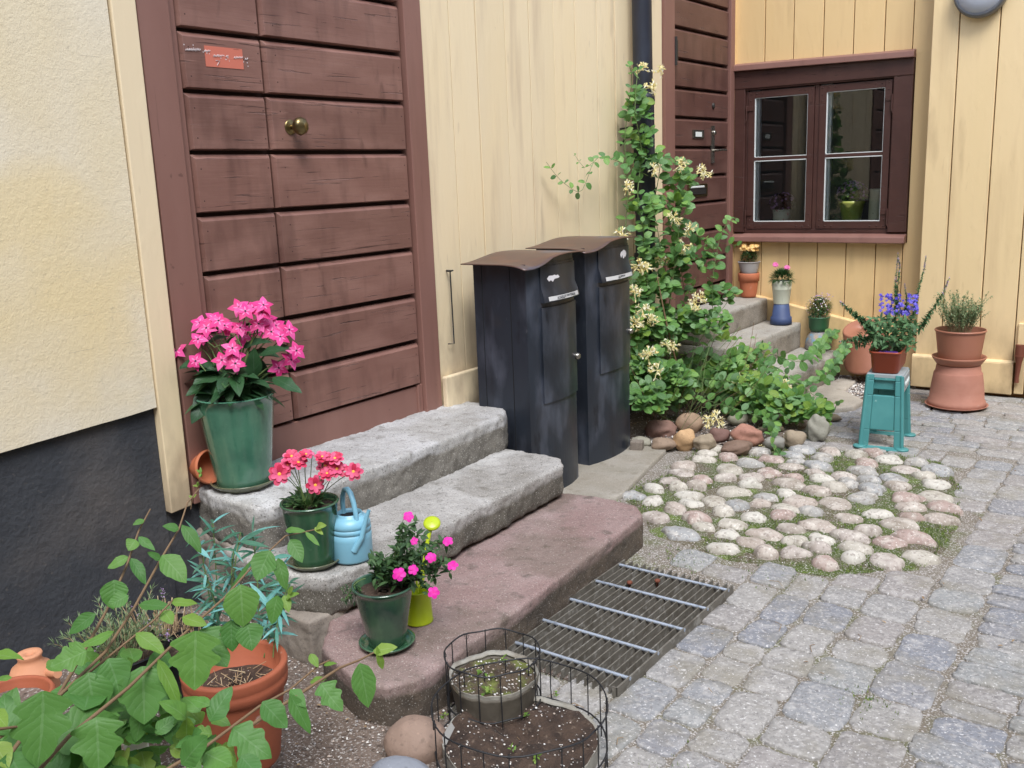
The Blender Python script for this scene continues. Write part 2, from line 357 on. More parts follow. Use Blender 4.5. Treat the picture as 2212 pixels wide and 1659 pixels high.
M_lf_sal = leafm('salvia_leaf', G((78, 118, 74), (98, 136, 90), (66, 102, 66), (116, 150, 106)))
M_stem = mk('green_stem', srgb(96, 118, 66), .6)
M_twig = mk('brown_twig', srgb(116, 92, 66), .7)
M_tan = mk('dry_stalk', srgb(186, 160, 124), .8, island=G((196, 172, 136), (150, 122, 92), (208, 190, 156)))
def petm(name, cols, tr=.25): return mk(name, cols[0], .5, island=cols, transl=tr, spec=.3)
M_pk = petm('hot_pink_petal', G((222, 56, 138), (232, 84, 160), (206, 40, 112), (238, 104, 174)))
M_pkl = petm('pale_pink_throat', G((240, 140, 194), (236, 124, 186)))
M_an = petm('coral_pink_petal', G((216, 60, 98), (232, 104, 146), (198, 44, 78), (240, 140, 178), (224, 76, 120)))
M_mag = petm('magenta_petal', G((222, 30, 160), (236, 58, 180), (204, 22, 140)))
M_crm = petm('cream_petal', G((246, 240, 196), (242, 230, 160), (250, 248, 232), (236, 216, 138), (244, 236, 180)))
M_orp = petm('apricot_petal', G((244, 200, 118), (248, 218, 148), (236, 182, 108)))
M_blu = petm('violet_blue_petal', G((104, 92, 214), (82, 70, 190), (132, 118, 230)))
M_lil = petm('lilac_petal', G((170, 140, 190), (196, 168, 208), (140, 108, 166)))
M_wpt = petm('white_petal', G((238, 226, 236), (248, 246, 244)))
M_yc = mk('yellow_centre', srgb(230, 170, 60), .7)
M_dkc = mk('dark_centre', srgb(60, 24, 44), .7)
# ================================================================== THE SETTING
SZ = 3.6
# --- ground sheet
mb = MB(); mb.add([(-14, -8, 0), (14, -8, 0), (14, 14, 0), (-14, 14, 0)], [(0, 1, 2, 3)])
mb.build('ground', M_joint, kind='structure')
def inpoly(x, y, P):
    c = False; n = len(P); j = n-1
    for i in range(n):
        if (P[i][1] > y) != (P[j][1] > y) and x < (P[j][0]-P[i][0])*(y-P[i][1])/(P[j][1]-P[i][1])+P[i][0]: c = not c
        j = i
    return c
def sheet(name, P, z, mat, amp=.006, kind='structure', step=.06, fr=5, edge=.12):
    xs = [p[0] for p in P]; ys = [p[1] for p in P]
    bm = bmesh.new(); vv = [bm.verts.new((x, y, 0)) for x, y in P]; bm.faces.new(vv)
    w = max(max(xs)-min(xs), max(ys)-min(ys))
    for ax, lo, hi in ((0, min(xs), max(xs)), (1, min(ys), max(ys))):
        q = lo+step
        while q < hi-step*.3:
            co = (q, 0, 0) if ax == 0 else (0, q, 0); no = (1, 0, 0) if ax == 0 else (0, 1, 0)
            bmesh.ops.bisect_plane(bm, geom=bm.verts[:]+bm.edges[:]+bm.faces[:], plane_co=co, plane_no=no); q += step
    def ed(x, y):
        m = 9
        for i in range(len(P)):
            a, b = V((P[i][0], P[i][1])), V((P[(i+1) % len(P)][0], P[(i+1) % len(P)][1])); q = V((x, y)); t = max(0, min(1, (q-a).dot(b-a)/max(1e-9, (b-a).length_squared))); m = min(m, (q-(a+(b-a)*t)).length)
        return m
    for v in bm.verts: v.co.z = z+amp*(.5+noise.noise(V((v.co.x*fr, v.co.y*fr, 3))))-.012*max(0, 1-ed(v.co.x, v.co.y)/.05)
    me = bpy.data.meshes.new(name); bm.to_mesh(me); bm.free(); me.materials.append(mat)
    for p in me.polygons: p.use_smooth = True
    o = bpy.data.objects.new(name, me); COL.objects.link(o); return tagp(o, kind=kind)
COB = [(-2.20, 3.86), (-2.17, 4.30), (-2.23, 4.80), (-2.0, 4.93), (-1.7, 5.02), (-1.35, 5.16), (-1.05, 5.12), (-.86, 4.7), (-.78, 4.15), (-.80, 3.7), (-1.04, 3.48), (-1.45, 3.42), (-1.84, 3.5), (-2.0, 3.7)]
sheet('cobbled_bed', [(x+(x+1.5)*.05, y+(y-4.3)*.05) for x, y in COB], .004, M_mossy, .01)
BED = [(-2.99, 4.66), (-2.45, 4.68), (-2.3, 4.78), (-1.95, 5.0), (-1.85, 5.3), (-1.9, 5.75), (-2.0, 5.9), (-2.99, 5.9)]
sheet('planting_bed', BED, .008, M_dirt, .03)
SOIL = [(-2.99, -1.0), (-1.1, -1.0), (-1.25, .9), (-1.50, 1.75), (-1.66, 1.86), (-1.8, 2.1), (-2.2, 2.2), (-2.99, 2.2)]
sheet('soil_strip', SOIL, .006, M_dirt, .022)
GRV = [(-2.2, 6.3), (-1.62, 6.3), (-1.6, 6.99), (-2.3, 6.99)]
sheet('gravel_patch', GRV, .012, M_dirt, .02)
# --- granite setts: one paved surface
BLOCK = [(-2.32, -1.2, 2.30, 2.0)]
def blocked(x, y):
    if inpoly(x, y, COB_): return True
    if x < -1.72 and y < 3.47: return True
    if inpoly(x, y, SOIL_): return True
    if -1.83 < x < -1.25 and 2.20 < y < 3.14: return True
    if x < -1.93 and 3.3 < y < 6.35: return True
    if x < -1.62 and y > 6.25: return True
    if y > 6.83: return True
    if x < -2.0: return True
    return False
def grow(P, d):
    cx = sum(p[0] for p in P)/len(P); cy = sum(p[1] for p in P)/len(P)
    return [(cx+(p[0]-cx)*d, cy+(p[1]-cy)*d) for p in P]
COB_ = grow(COB, 1.05); SOIL_ = grow(SOIL, 1.02)
def sett(mb, x0, x1, y0, y1, h):
    cx, cy = (x0+x1)/2, (y0+y1)/2; a, b = (x1-x0)/2, (y1-y0)/2; n = 28
    sk = rnd(-.12, .12); e = rnd(4.5, 9); ph = rnd(0, 50); rings = []
    tx, ty = rnd(-.03, .03), rnd(-.03, .03)
    for q, z in ((1.0, -.012), (.99, h*.5), (.955, h*.9), (.78, h*1.04), (.38, h*1.08)):
        R = []
        for k in range(n):
            t = 2*math.pi*k/n; c_, s_ = math.cos(t), math.sin(t)
            r = (abs(c_)**e+abs(s_)**e)**(-1/e)
            r *= 1+.10*noise.noise(V((c_*1.7+ph, s_*1.7, ph)))+.05*noise.noise(V((c_*4.5+ph, s_*4.5, ph)))
            x = a*c_*r*q; y = b*s_*r*q
            R.append((cx+x+sk*y*.4, cy+y+sk*x*.4, z+(x*tx+y*ty)*(1 if z > 0 else 0)+.0035*noise.noise(V((x*22+ph, y*22, 1)))*(1 if z > 0 else 0)))
        rings += R
    rings.append((cx, cy, h*1.12))
    fs = []
    for i in range(4):
        for k in range(n): fs.append((i*n+k, i*n+(k+1) % n, (i+1)*n+(k+1) % n, (i+1)*n+k))
    for k in range(n): fs.append((4*n+k, 4*n+(k+1) % n, 5*n))
    mb.add(rings, fs, 0, True)
mb = MB(); gp = .008
x = -1.95
while x < -.72:                                  # columns of squarish setts near the steps
    w = rnd(.13, .18); y = .7+rnd(-.1, .1)
    while y < 5.2:
        L = rnd(.12, .24)
        if not blocked(x+w/2, y+L/2):
            sett(mb, x+gp/2+rnd(-.004, .004), x+w-gp/2, y+gp/2, y+L-gp/2, rnd(.005, .011))
        y += L
    x += w
x0 = x; y = .6
while y < 6.8:                                   # the edging line of large setts
    L = rnd(.17, .26)
    if not blocked(x0+.1, y+L/2) and y < 5.3: sett(mb, x0+gp/2, x0+.18-gp/2, y+gp/2, y+L-gp/2, rnd(.005, .010))
    y += L
y = -.2
while y < 6.9:                                   # courses across the yard beyond the line
    h = rnd(.095, .14); x = x0+.18 if y < 5.25 else -1.9
    x += rnd(-.01, .03)
    while x < 2.2:
        L = rnd(.17, .33)
        if not blocked(x+L/2, y+h/2) and not blocked(x+.04, y+h/2): sett(mb, x+gp/2, x+L-gp/2, y+gp/2+rnd(-.003, .003), y+h-gp/2, rnd(.004, .010))
        x += L
    y += h
mb.build('stone_paving', M_sett, kind='structure')
# --- rounded fieldstones of the cobbled patch
mb = MB(); placed = []; tries = 0
while tries < 9000:
    tries += 1
    x = rnd(-2.3, -.7); y = rnd(3.4, 5.2)
    if not inpoly(x, y, grow(COB, .965)): continue
    r = rnd(.050, .080); asp = rnd(1.1, 1.7)
    a, b = r*math.sqrt(asp)*.92, r/math.sqrt(asp)*1.0
    ok = True
    for (px, py, pa, pb) in placed:
        dx, dy = (x-px)/(a+pa), (y-py)/(b+pb)
        if dx*dx+dy*dy < .98: ok = False; break
    if ok: placed.append((x, y, a, b))
for (x, y, a, b) in placed:
    th = rnd(-.35, .35); ph = rnd(0, 90); n = 16; hh = rnd(.026, .042); rings = []
    fadeout = 1.0
    for q, z in ((1.02, -.02), (1.0, .004), (.95, .40), (.82, .72), (.55, .93), (.25, 1.02)):
        for k in range(n):
            t = 2*math.pi*k/n; c_, s_ = math.cos(t), math.sin(t)
            rr = 1+.50*noise.noise(V((c_*1.3+ph, s_*1.3, ph)))+.14*noise.noise(V((c_*3+ph, s_*3, ph)))
            X, Y = a*c_*rr*q, b*s_*rr*q
            zz = z if z < .01 else z*hh+.004
            zz += .007*noise.noise(V((X*18+ph, Y*18, 2))) if z > 0 else 0
            rings.append((x+X*math.cos(th)-Y*math.sin(th), y+X*math.sin(th)+Y*math.cos(th), zz))
    rings.append((x, y, hh*1.02+.004)); fs = []
    for i in range(5):
        for k in range(n): fs.append((i*n+k, i*n+(k+1) % n, (i+1)*n+(k+1) % n, (i+1)*n+k))
    for k in range(n): fs.append((5*n+k, 5*n+(k+1) % n, 6*n))
    mb.add(rings, fs, 0, True)
mb.build('cobblestones', M_cob, kind='structure')
# --- moss and grass between the cobbles (uncountable)
mb = MB(); k = 0
def tuft(x, y, z, h, m=0):
    for _ in range(3):
        a = rnd(0, 6.28); d = V((math.cos(a)*.35, math.sin(a)*.35, 1)).normalized(); s = V((-d.y, d.x, 0)).normalized()*rnd(.0009, .0022)
        p = V((x+rnd(-.006, .006), y+rnd(-.006, .006), z)); mb.add([p-s, p+s, p+d*h*rnd(.6, 1.2)+s*.3], [(0, 1, 2)], m)
def near_stone(x, y):
    for (px, py, pa, pb) in placed:
        if ((x-px)/(pa*.98))**2+((y-py)/(pb*.98))**2 < 1: return True
    return False
while k < 16000:
    x = rnd(-2.35, -.7); y = rnd(3.35, 5.25); nn = noise.noise(V((x*2.6, y*2.6, 5)))+.35*noise.noise(V((x*9, y*9, 2)))
    k += 1
    if nn < -.06 or near_stone(x, y) or not inpoly(x, y, grow(COB, 1.03)): continue
    tuft(x, y, .008, rnd(.006, .016))
for (x, y, n_) in [(-1.0, 1.95, 90), (-2.12, 3.62, 200), (-2.2, 4.0, 160), (-1.25, 3.35, 60), (-.72, 2.6, 60), (-1.62, 3.3, 120)]:
    for _ in range(n_): tuft(x+random.gauss(0, .06), y+random.gauss(0, .06), .006, rnd(.006, .014))
M_moss = mk('moss_blades', srgb(84, 112, 40), .9, island=G((74, 104, 40), (110, 132, 48), (92, 110, 44), (62, 84, 36), (128, 142, 62)))
mb.build('moss', M_moss, kind='stuff')
# --- loose grit
mb = MB()
def grit(x, y, z, r):
    p = [V((rnd(.6, 1), 0, 0)), V((0, rnd(.6, 1), 0)), V((-rnd(.6, 1), 0, 0)), V((0, -rnd(.6, 1), 0)), V((0, 0, rnd(.5, .9))), V((0, 0, -.3))]
    a = rnd(0, 6.3); Rm = Matrix.Rotation(a, 3, 'Z')
    mb.add([V((x, y, z))+(Rm @ q)*r for q in p], [(0, 1, 4), (1, 2, 4), (2, 3, 4), (3, 0, 4), (1, 0, 5), (2, 1, 5), (3, 2, 5), (0, 3, 5)], 0, False)
for _ in range(5200):
    x = rnd(-2.9, -1.15); y = rnd(.6, 2.2)
    if inpoly(x, y, SOIL): grit(x, y, .02+.022*noise.noise(V((x*5, y*5, 3)))*.5, rnd(.002, .0062))
for _ in range(2200):
    x = rnd(-2.3, -1.6); y = rnd(6.28, 6.99)
    if inpoly(x, y, GRV): grit(x, y, .024, rnd(.005, .012))
for _ in range(1600):
    x = rnd(-2.95, -1.8); y = rnd(4.6, 5.9)
    if inpoly(x, y, BED): grit(x, y, .03, rnd(.003, .009))
for _ in range(6000):
    x = rnd(-2.1, .6); y = rnd(1.2, 6.6)
    if noise.noise(V((x*3, y*3, 9))) > -.1 and not blocked(x, y) : grit(x, y, .004, rnd(.0016, .0036))
for _ in range(2500):
    x = rnd(-2.2, -.7); y = rnd(3.4, 5.2)
    if inpoly(x, y, COB) and not near_stone(x, y): grit(x, y, .010, rnd(.002, .0045))
mb.build('gravel', M_grav, kind='stuff')

# --- dry leaf litter and twigs (uncountable)
mb = MB()
for _ in range(420):
    x, y = random.choice(((rnd(-2.9, -1.3), rnd(.7, 2.2)), (rnd(-2.9, -1.8), rnd(4.6, 5.9)), (rnd(-2.3, -.3), rnd(1.4, 6.6)), (rnd(-2.9, -1.3), rnd(.7, 2.2))))
    if blocked(x, y) and not (inpoly(x, y, SOIL) or inpoly(x, y, BED)): continue
    z = .03 if inpoly(x, y, SOIL) or inpoly(x, y, BED) else .014
    if random.random() < .45: a = rnd(0, 6.3); L = rnd(.015, .07); mb.tube([(x, y, z), (x+math.cos(a)*L*.5, y+math.sin(a)*L*.5, z+.006), (x+math.cos(a+.4)*L, y+math.sin(a+.4)*L, z)], rnd(.0006, .0013), 4)
    elif not (-2.0 < y-4 < -5): mb.leaf((x, y, z), V((rnd(-1, 1), rnd(-1, 1), .15)), V((0, 0, 1)), rnd(.008, .022), rnd(.005, .011), ovate, 0, 3, .3, rnd(-.3, .3))
mb.build('leaf_litter', mk('litter', srgb(120, 96, 70), .85, island=G((110, 84, 60), (156, 132, 100), (86, 66, 50), (176, 150, 112), (96, 74, 56))), kind='stuff')
# ================================================================== TIMBER HOUSE (left wall x=-3, window wall y=7)
house = thing('wooden_house', 'yellow board house with brown plank doors and a brown framed window in its corner', 'house', (-3, 4, 0))
def boards(mb, edges, z0, z1, face, axis, thick=.02, m=0, lean=0):
    for a, b in zip(edges, edges[1:]):
        o = rnd(-.0022, .0022); gg = .0034; la = lean
        A0, B0, A1, B1 = a+gg, b-gg, a+gg+la, b-gg+la
        if axis == 'x':    # faces +x, boards along y
            bt = [(face-thick, A0, z0), (face+o, A0, z0), (face+o, B0, z0), (face-thick, B0, z0)]
            tp = [(face-thick, A1, z1), (face+o, A1, z1), (face+o, B1, z1), (face-thick, B1, z1)]
        else:
            bt = [(A0, face-o, z0), (B0, face-o, z0), (B0, face+thick, z0), (A0, face+thick, z0)]
            tp = [(A1, face-o, z1), (B1, face-o, z1), (B1, face+thick, z1), (A1, face+thick, z1)]
        mb.hexa(bt, tp, m)
mb = MB(); mb.box(-3.2, -3.022, 3.44, 5.82, 0, SZ, 1); mb.box(-3.25, -3.12, 1.9, 3.44, 0, SZ, 1); mb.box(-3.25, -3.12, 5.82, 6.98, 0, SZ, 1)
boards(mb, [3.437, 3.653, 3.857, 4.095, 4.312, 4.549, 4.768, 5.006, 5.212, 5.412, 5.62, 5.823], .42, SZ, -3.0, 'x')
mb.build('wall', [M_yel, M_crack], house, bevel=.002)
mb = MB(); mb.box(-2.985, -2.955, 3.44, 5.8, .40, .612, 0); mb.box(-2.995, -2.975, 3.5, 3.9, .28, .395, 0); mb.box(-2.99, -2.965, 3.95, 5.8, .2, .38, 0)
mb.box(-3.1, -3.0, 3.43, 5.85, 0, .41, 1)
mb.build('baseboard', [M_yel, M_crack], house, bevel=.008)
mb = MB(); mb.hexa([(-3.03, 1.882, .405), (-2.972, 1.884, .40), (-2.972, 1.972, .405), (-3.03, 1.974, .41)], [(-3.03, 1.896, SZ), (-2.972, 1.896, SZ), (-2.972, 1.99, SZ), (-3.03, 1.99, SZ)])
mb.build('corner_board', M_yel, house, label='narrow weathered yellow edge board between plaster and door frame', bevel=.004)
# plank leaf: chamfered planks on a dark backing
def plank(mb, s0, s1, z0, z1, x, ch=.016, dep=.018, ends=(1, 1), lead=0):
    g0 = .0075; e0 = .012 if ends[0] else .003; e1 = .012 if ends[1] else .003
    b, t = z0+g0, z1-g0
    if lead: pass
    back = [(x-dep, s0+.002, b), (x-dep, s1-.002, b), (x-dep, s1-.002, t), (x-dep, s0+.002, t)]
    front = [(x, s0+e0, b+.004), (x, s1-e1, b+.004), (x, s1-e1, t-ch), (x, s0+e0, t-ch)]
    vs = back+front+[(x-dep-.02, s0+.002, b), (x-dep-.02, s1-.002, b), (x-dep-.02, s1-.002, t), (x-dep-.02, s0+.002, t)]
    mb.add(vs, [(4, 5, 6, 7), (0, 1, 5, 4), (1, 2, 6, 5), (2, 3, 7, 6), (3, 0, 4, 7), (8, 9, 1, 0), (9, 10, 2, 1), (10, 11, 3, 2), (11, 8, 0, 3)])
def nails(mb, pts, x, m=1):
    for (s, z) in pts:
        mb.lathe([(.0001, .0006), (.0032, .0004), (.0042, -.001)], (x, s, z), 8, m, Matrix.Rotation(math.pi/2, 3, 'Y'))
lv = [.597, .81, 1.027, 1.245, 1.462, 1.687, 1.902, 2.112, 2.325, 2.54, 2.755, 2.97, 3.19, 3.4]
door = MB()
door.box(-3.06, -2.984, 1.992, 2.118, .40, SZ, 0); door.box(-3.06, -3.004, 2.118, 2.152, .43, SZ, 0)
door.box(-3.06, -2.984, 3.322, 3.437, .435, SZ, 0)
door.box(-3.08, -3.048, 2.15, 3.33, .43, SZ, 1)
door = door.build('door', [M_brf, M_brd], house, label='tall faded brown double door of horizontal planks', bevel=.004)
mb = MB()
for a, b in zip(lv, lv[1:]):
    plank(mb, 2.158, 2.522, a, b, -3.0)
    nails(mb, [(s, z) for s in (2.19, 2.50) for z in (a+.05, b-.06)], -3.0)
mb.build('door_leaf', [M_br, M_brd], door, label='narrow left leaf of the faded double door', bevel=.0025)
mb = MB()
for a, b in zip(lv, lv[1:]):
    plank(mb, 2.530, 3.314, a+rnd(-.002, .002), b+rnd(-.002, .002), -3.0)
    nails(mb, [(s, z) for s in (2.585, 3.285) for z in (a+.05, b-.06)], -3.0)
mb.build('door_leaf', [M_br, M_brd], door, label='broad right leaf of the faded double door', bevel=.0025)
mb = MB(); mb.box(-3.045, -3.012, 2.155, 3.30, .43, .592); mb.box(-3.04, -3.004, 3.285, 3.32, .43, .60)
mb.build('kick_board', M_brf, door, bevel=.004)
# brass knob
kp = onx(640, 275, -3.0); RX = Matrix.Rotation(math.pi/2, 3, 'Y')
mb = MB(); mb.lathe([(.001, .012), (.018, .007), (.024, .005), (.029, .004), (.030, 0)], kp-V((.0, .03, 0)), 24, 0, RX)
mb.lathe([(.011, .005), (.009, .030), (.014, .036), (.031, .044), (.036, .056), (.034, .069), (.024, .079), (.001, .082)], kp-V((.0, .03, 0)), 10, 0, RX)
mb.build('knob', M_brass, door)
# paint patch with worn white marks
a = onx(441, 98, -2.9985); b = onx(527, 150, -2.9985)
M_patch = mk('orange_patch_paint', srgb(198, 112, 92), .6, layers=[(srgb(90, 50, 44), (12, 10, 140), .68, .7, .9)])
M_chalk = mk('chalky_mark', srgb(206, 196, 196), .8)
mb = MB(); mb.box(-3.0, -2.9985, a.y, b.y, b.z, a.z, 0); mb.build('paint_patch', M_patch, door)
mb = MB()
for (x0, x1, yy, n_) in ((1200, 1300, 322, 11), (1326, 1362, 330, 4), (1382, 1442, 362, 6), (1462, 1480, 366, 2), (1515, 1572, 374, 6), (1586, 1606, 382, 2)):
    pts = []
    for q in range(n_*4+1):
        u_ = (x0+(x1-x0)*q/(n_*4))*.3333+0; v_ = (yy+(8 if q % 4 == 1 else -9 if q % 4 == 3 else rnd(-3, 3))*rnd(.5, 1.1))*.3333; pts.append(onx(u_, v_, -2.9975))
    mb.tube(pts, .0011, 4)
mb.tube([onx(1398*.3333, 392*.3333, -2.9975), onx(1424*.3333, 394*.3333, -2.9975), onx(1408*.3333, 424*.3333, -2.9975)], .0014, 4)
for _ in range(30):
    s = rnd(a.y-.09, b.y+.02); tt = (s-(a.y-.09))/.24; z = a.z-.005-.045*tt+rnd(-.011, .011); q = rnd(.0015, .005)
    if random.random() < .35: continue
    mb.box(-2.9985, -2.9978, s, s+q, z, z+rnd(.0015, .005), 0)
mb.build('chalk_writing', M_chalk, door, kind='stuff')
# ---- right door
M_l2 = [.600, .712, .912, 1.12, 1.325, 1.517, 1.712, 1.912, 2.105, 2.292, 2.492, 2.69, 2.89, 3.09, 3.3]
d2 = MB(); d2.box(-3.06, -2.978, 5.824, 5.965, .42, SZ, 0); d2.box(-3.06, -2.982, 6.885, 6.958, .42, SZ, 0); d2.box(-3.08, -3.05, 5.96, 6.89, .42, SZ, 1)
d2.box(-3.02, -2.99, 6.958, 6.999, .4, SZ, 2)
d2 = d2.build('door', [M_brf, M_brd, M_yelb], house, label='darker brown plank door with letter slot, above the four stone steps', bevel=.003)
mb = MB()
for a, b in zip(M_l2, M_l2[1:]): plank(mb, 5.975, 6.88, a, b, -3.0, ends=(0, 0))
mb.build('door_leaf', M_br2, d2, bevel=.002)
mb = MB(); c = onx(1537, 305, -2.997)
mb.box(-3.0, -2.990, 6.578, 6.625, 1.60, 1.865, 0); mb.lathe([(.016, 0), (.018, .012), (.012, .02), (.001, .02)], (-2.99, 6.60, 1.815), 14, 0, RX)
mb.tube([(-2.99, 6.60, 1.69), (-2.945, 6.60, 1.69)], .009, 8, 0); mb.tube([(-2.945, 6.595, 1.69), (-2.94, 6.66, 1.692), (-2.945, 6.73, 1.69)], .008, 8, 0)
mb.build('handle', M_chrome, d2)
mb = MB(); mb.box(-3.0, -2.992, 6.27, 6.45, 1.775, 1.832, 0); mb.box(-2.992, -2.990, 6.31, 6.41, 1.785, 1.818, 1)
npl = mb.build('name_plate', [M_chrome, M_wht], d2, bevel=.003)
mb = MB(); mb.box(-3.0, -2.990, 6.195, 6.51, 1.368, 1.458, 0); mb.box(-2.990, -2.986, 6.225, 6.48, 1.385, 1.43, 1); mb.box(-2.990, -2.982, 6.225, 6.44, 1.432, 1.445, 2)
mb.build('letter_slot', [M_brass, M_iron, M_wht], d2, bevel=.003)
mb = MB(); mb.lathe([(.02, 0), (.022, .006), (.01, .012), (.001, .012)], (-3.0, 6.615, 2.005), 16, 0, RX); mb.build('peephole', M_iron, d2)
mb = MB(); mb.tube([(-2.975, 5.972, 2.24), (-2.975, 5.972, 2.42)], .011, 8); mb.box(-2.99, -2.972, 5.98, 6.0, 2.27, 2.40); mb.build('hinge', M_iron, d2)
# ---- window wall
mb = MB(); Wt = 2.13
bx = [-2.995, -2.77, -2.555, -2.34, -2.13, -1.922, -1.738, -1.55]
boards(mb, bx, 2.262, SZ, 7.0, 'y'); boards(mb, bx, .36, 1.0, 7.0, 'y')
mb.box(-3.2, -2.90, 7.022, 7.2, 0, SZ, 1); mb.box(-1.84, -1.2, 7.022, 7.2, 0, SZ, 1); mb.box(-2.90, -1.84, 7.022, 7.2, 0, 1.07, 1); mb.box(-2.90, -1.84, 7.022, 7.2, 2.13, SZ, 1)
boards(mb, [-1.715, -1.5], 1.0, 2.262, 7.0, 'y'); boards(mb, [-3.02, -2.996], .4, 2.3, 6.995, 'y')
mb.build('wall', [M_yelb, M_crack], house, bevel=.0016)
# sloping baseboard behind the steps
mb = MB(); P1 = ony(1700, 657, 6.97); P2 = ony(1872, 702, 6.97); dz = (P2.z-P1.z)/(P2.x-P1.x)
def zb(x): return P1.z+dz*(x-P1.x)
mb.hexa([(-2.99, 6.968, 0), (-1.55, 6.968, 0), (-1.55, 6.999, 0), (-2.99, 6.999, 0)], [(-2.99, 6.968, zb(-2.99)), (-1.55, 6.968, zb(-1.55)), (-1.55, 6.999, zb(-1.55)+.01), (-2.99, 6.999, zb(-2.99)+.01)])
mb.build('baseboard', M_yelb, house, bevel=.006)
# window: outer trim is the part, casements, glass, head board, sill are its pieces
mb = MB()
mb.box(-2.99, -2.905, 6.972, 7.02, 1.075, 2.14); mb.box(-1.842, -1.718, 6.972, 7.02, 1.075, 2.14)   # side trims
mb.box(-2.905, -1.842, 6.978, 7.03, 2.118, 2.16); mb.hexa([(-2.995, 6.968, 2.132), (-1.716, 6.968, 2.125), (-1.716, 7.02, 2.125), (-2.995, 7.02, 2.132)], [(-2.995, 6.968, 2.262), (-1.716, 6.968, 2.236), (-1.716, 7.02, 2.236), (-2.995, 7.02, 2.262)])
mb.box(-2.905, -2.886, 6.992, 7.05, 1.075, 2.118); mb.box(-1.852, -1.842, 6.992, 7.05, 1.075, 2.118); mb.box(-2.386, -2.352, 6.992, 7.05, 1.075, 2.118); mb.box(-2.905, -1.842, 6.990, 7.05, 1.066, 1.098)
win = mb.build('window', M_brw, house, bevel=.004)
mb = MB(); mb.hexa([(-3.0, 6.935, 2.262), (-1.712, 6.935, 2.236), (-1.712, 7.01, 2.236), (-3.0, 7.01, 2.262)], [(-3.0, 6.94, 2.302), (-1.712, 6.94, 2.276), (-1.712, 7.01, 2.296), (-3.0, 7.01, 2.322)])
mb.build('head_board', M_brf, win, bevel=.004)
mb = MB(); mb.hexa([(-3.0, 6.925, 1.006), (-1.716, 6.925, 1.0), (-1.716, 7.0, 1.0), (-3.0, 7.0, 1.006)], [(-3.0, 6.93, 1.045), (-1.716, 6.93, 1.045), (-1.716, 7.0, 1.068), (-3.0, 7.0, 1.068)])
mb.build('sill', M_brf, win, bevel=.006)
M_glass = bpy.data.materials.new('window_glass'); M_glass.use_nodes = True
_n = M_glass.node_tree.nodes; _l = M_glass.node_tree.links; _n.clear()
_o = _n.new('ShaderNodeOutputMaterial'); _mx = _n.new('ShaderNodeMixShader'); _tr = _n.new('ShaderNodeBsdfTransparent'); _gl = _n.new('ShaderNodeBsdfGlossy'); _fr = _n.new('ShaderNodeFresnel')
_fr.inputs[0].default_value = 1.55; _gl.inputs['Roughness'].default_value = .015; _gl.inputs[0].default_value = (.9, .92, .92, 1); _tr.inputs[0].default_value = (.88, .9, .9, 1)
_l.new(_fr.outputs[0], _mx.inputs[0]); _l.new(_tr.outputs[0], _mx.inputs[1]); _l.new(_gl.outputs[0], _mx.inputs[2]); _l.new(_mx.outputs[0], _o.inputs[0])
for (a, b) in ((-2.884, -2.388), (-2.350, -1.854)):
    mb = MB(); f = 6.985; w = .05
    mb.box(a, a+w, f, f+.04, 1.10, 2.108); mb.box(b-w+.004, b, f, f+.04, 1.10, 2.108); mb.box(a+w, b-w+.004, f+.001, f+.04, 1.10, 1.153); mb.box(a+w, b-w+.004, f+.001, f+.04, 2.06, 2.108)
    mb.box(a+w, b-w+.004, f+.004, f+.03, 1.607, 1.63)
    for (cx_, cz_) in ((a+.02, 1.12), (b-.02, 1.12), (a+.02, 2.09), (b-.02, 2.09)):
        sx = 1 if cx_ < (a+b)/2 else -1; sz = 1 if cz_ < 1.6 else -1
        for q in range(3):
            mb.lathe([(.0055, 0), (.004, .003), (.001, .004)], (cx_+sx*.045*q, f, cz_), 8, 0, Matrix.Rotation(math.pi/2, 3, 'X'))
            if q: mb.lathe([(.0055, 0), (.004, .003), (.001, .004)], (cx_, f, cz_+sz*.045*q), 8, 0, Matrix.Rotation(math.pi/2, 3, 'X'))
    mb.build('casement', M_brw, win, bevel=.003)
    mb = MB(); mb.box(a+w-.003, b-w+.007, 7.004, 7.008, 1.15, 1.609, 0); mb.box(a+w-.003, b-w+.007, 7.004, 7.008, 1.628, 2.063, 0)
    mb.build('pane', M_glass, win)
    mb = MB(); q = .006; mb.box(a+w, a+w+q, 6.99, 7.003, 1.153, 2.06); mb.box(a+w, b-w, 6.99, 7.003, 1.153, 1.153+q); mb.box(a+w, b-w, 6.99, 7.003, 1.63, 1.63+q*.8); mb.box(b-w, b-w+q*.6, 6.99, 7.003, 1.153, 2.06); mb.box(a+w, b-w, 6.99, 7.003, 1.600, 1.606); mb.box(a+w, b-w, 6.99, 7.003, 2.056, 2.06)
    mb.build('putty', M_wht, win)
for (hx, hz) in ((-2.893, 1.97), (-2.893, 1.20), (-1.848, 1.97), (-1.848, 1.20)):
    mb = MB(); sx = 1 if hx < -2.3 else -1
    mb.box(min(hx, hx+sx*.05), max(hx, hx+sx*.05), 6.978, 6.985, hz, hz+.035); mb.tube([(hx, 6.972, hz+.04), (hx, 6.972, hz-.06), (hx-sx*.008, 6.968, hz-.085)], [.007, .006, .003], 8)
    mb.build('hinge', M_brw, win, bevel=.002)
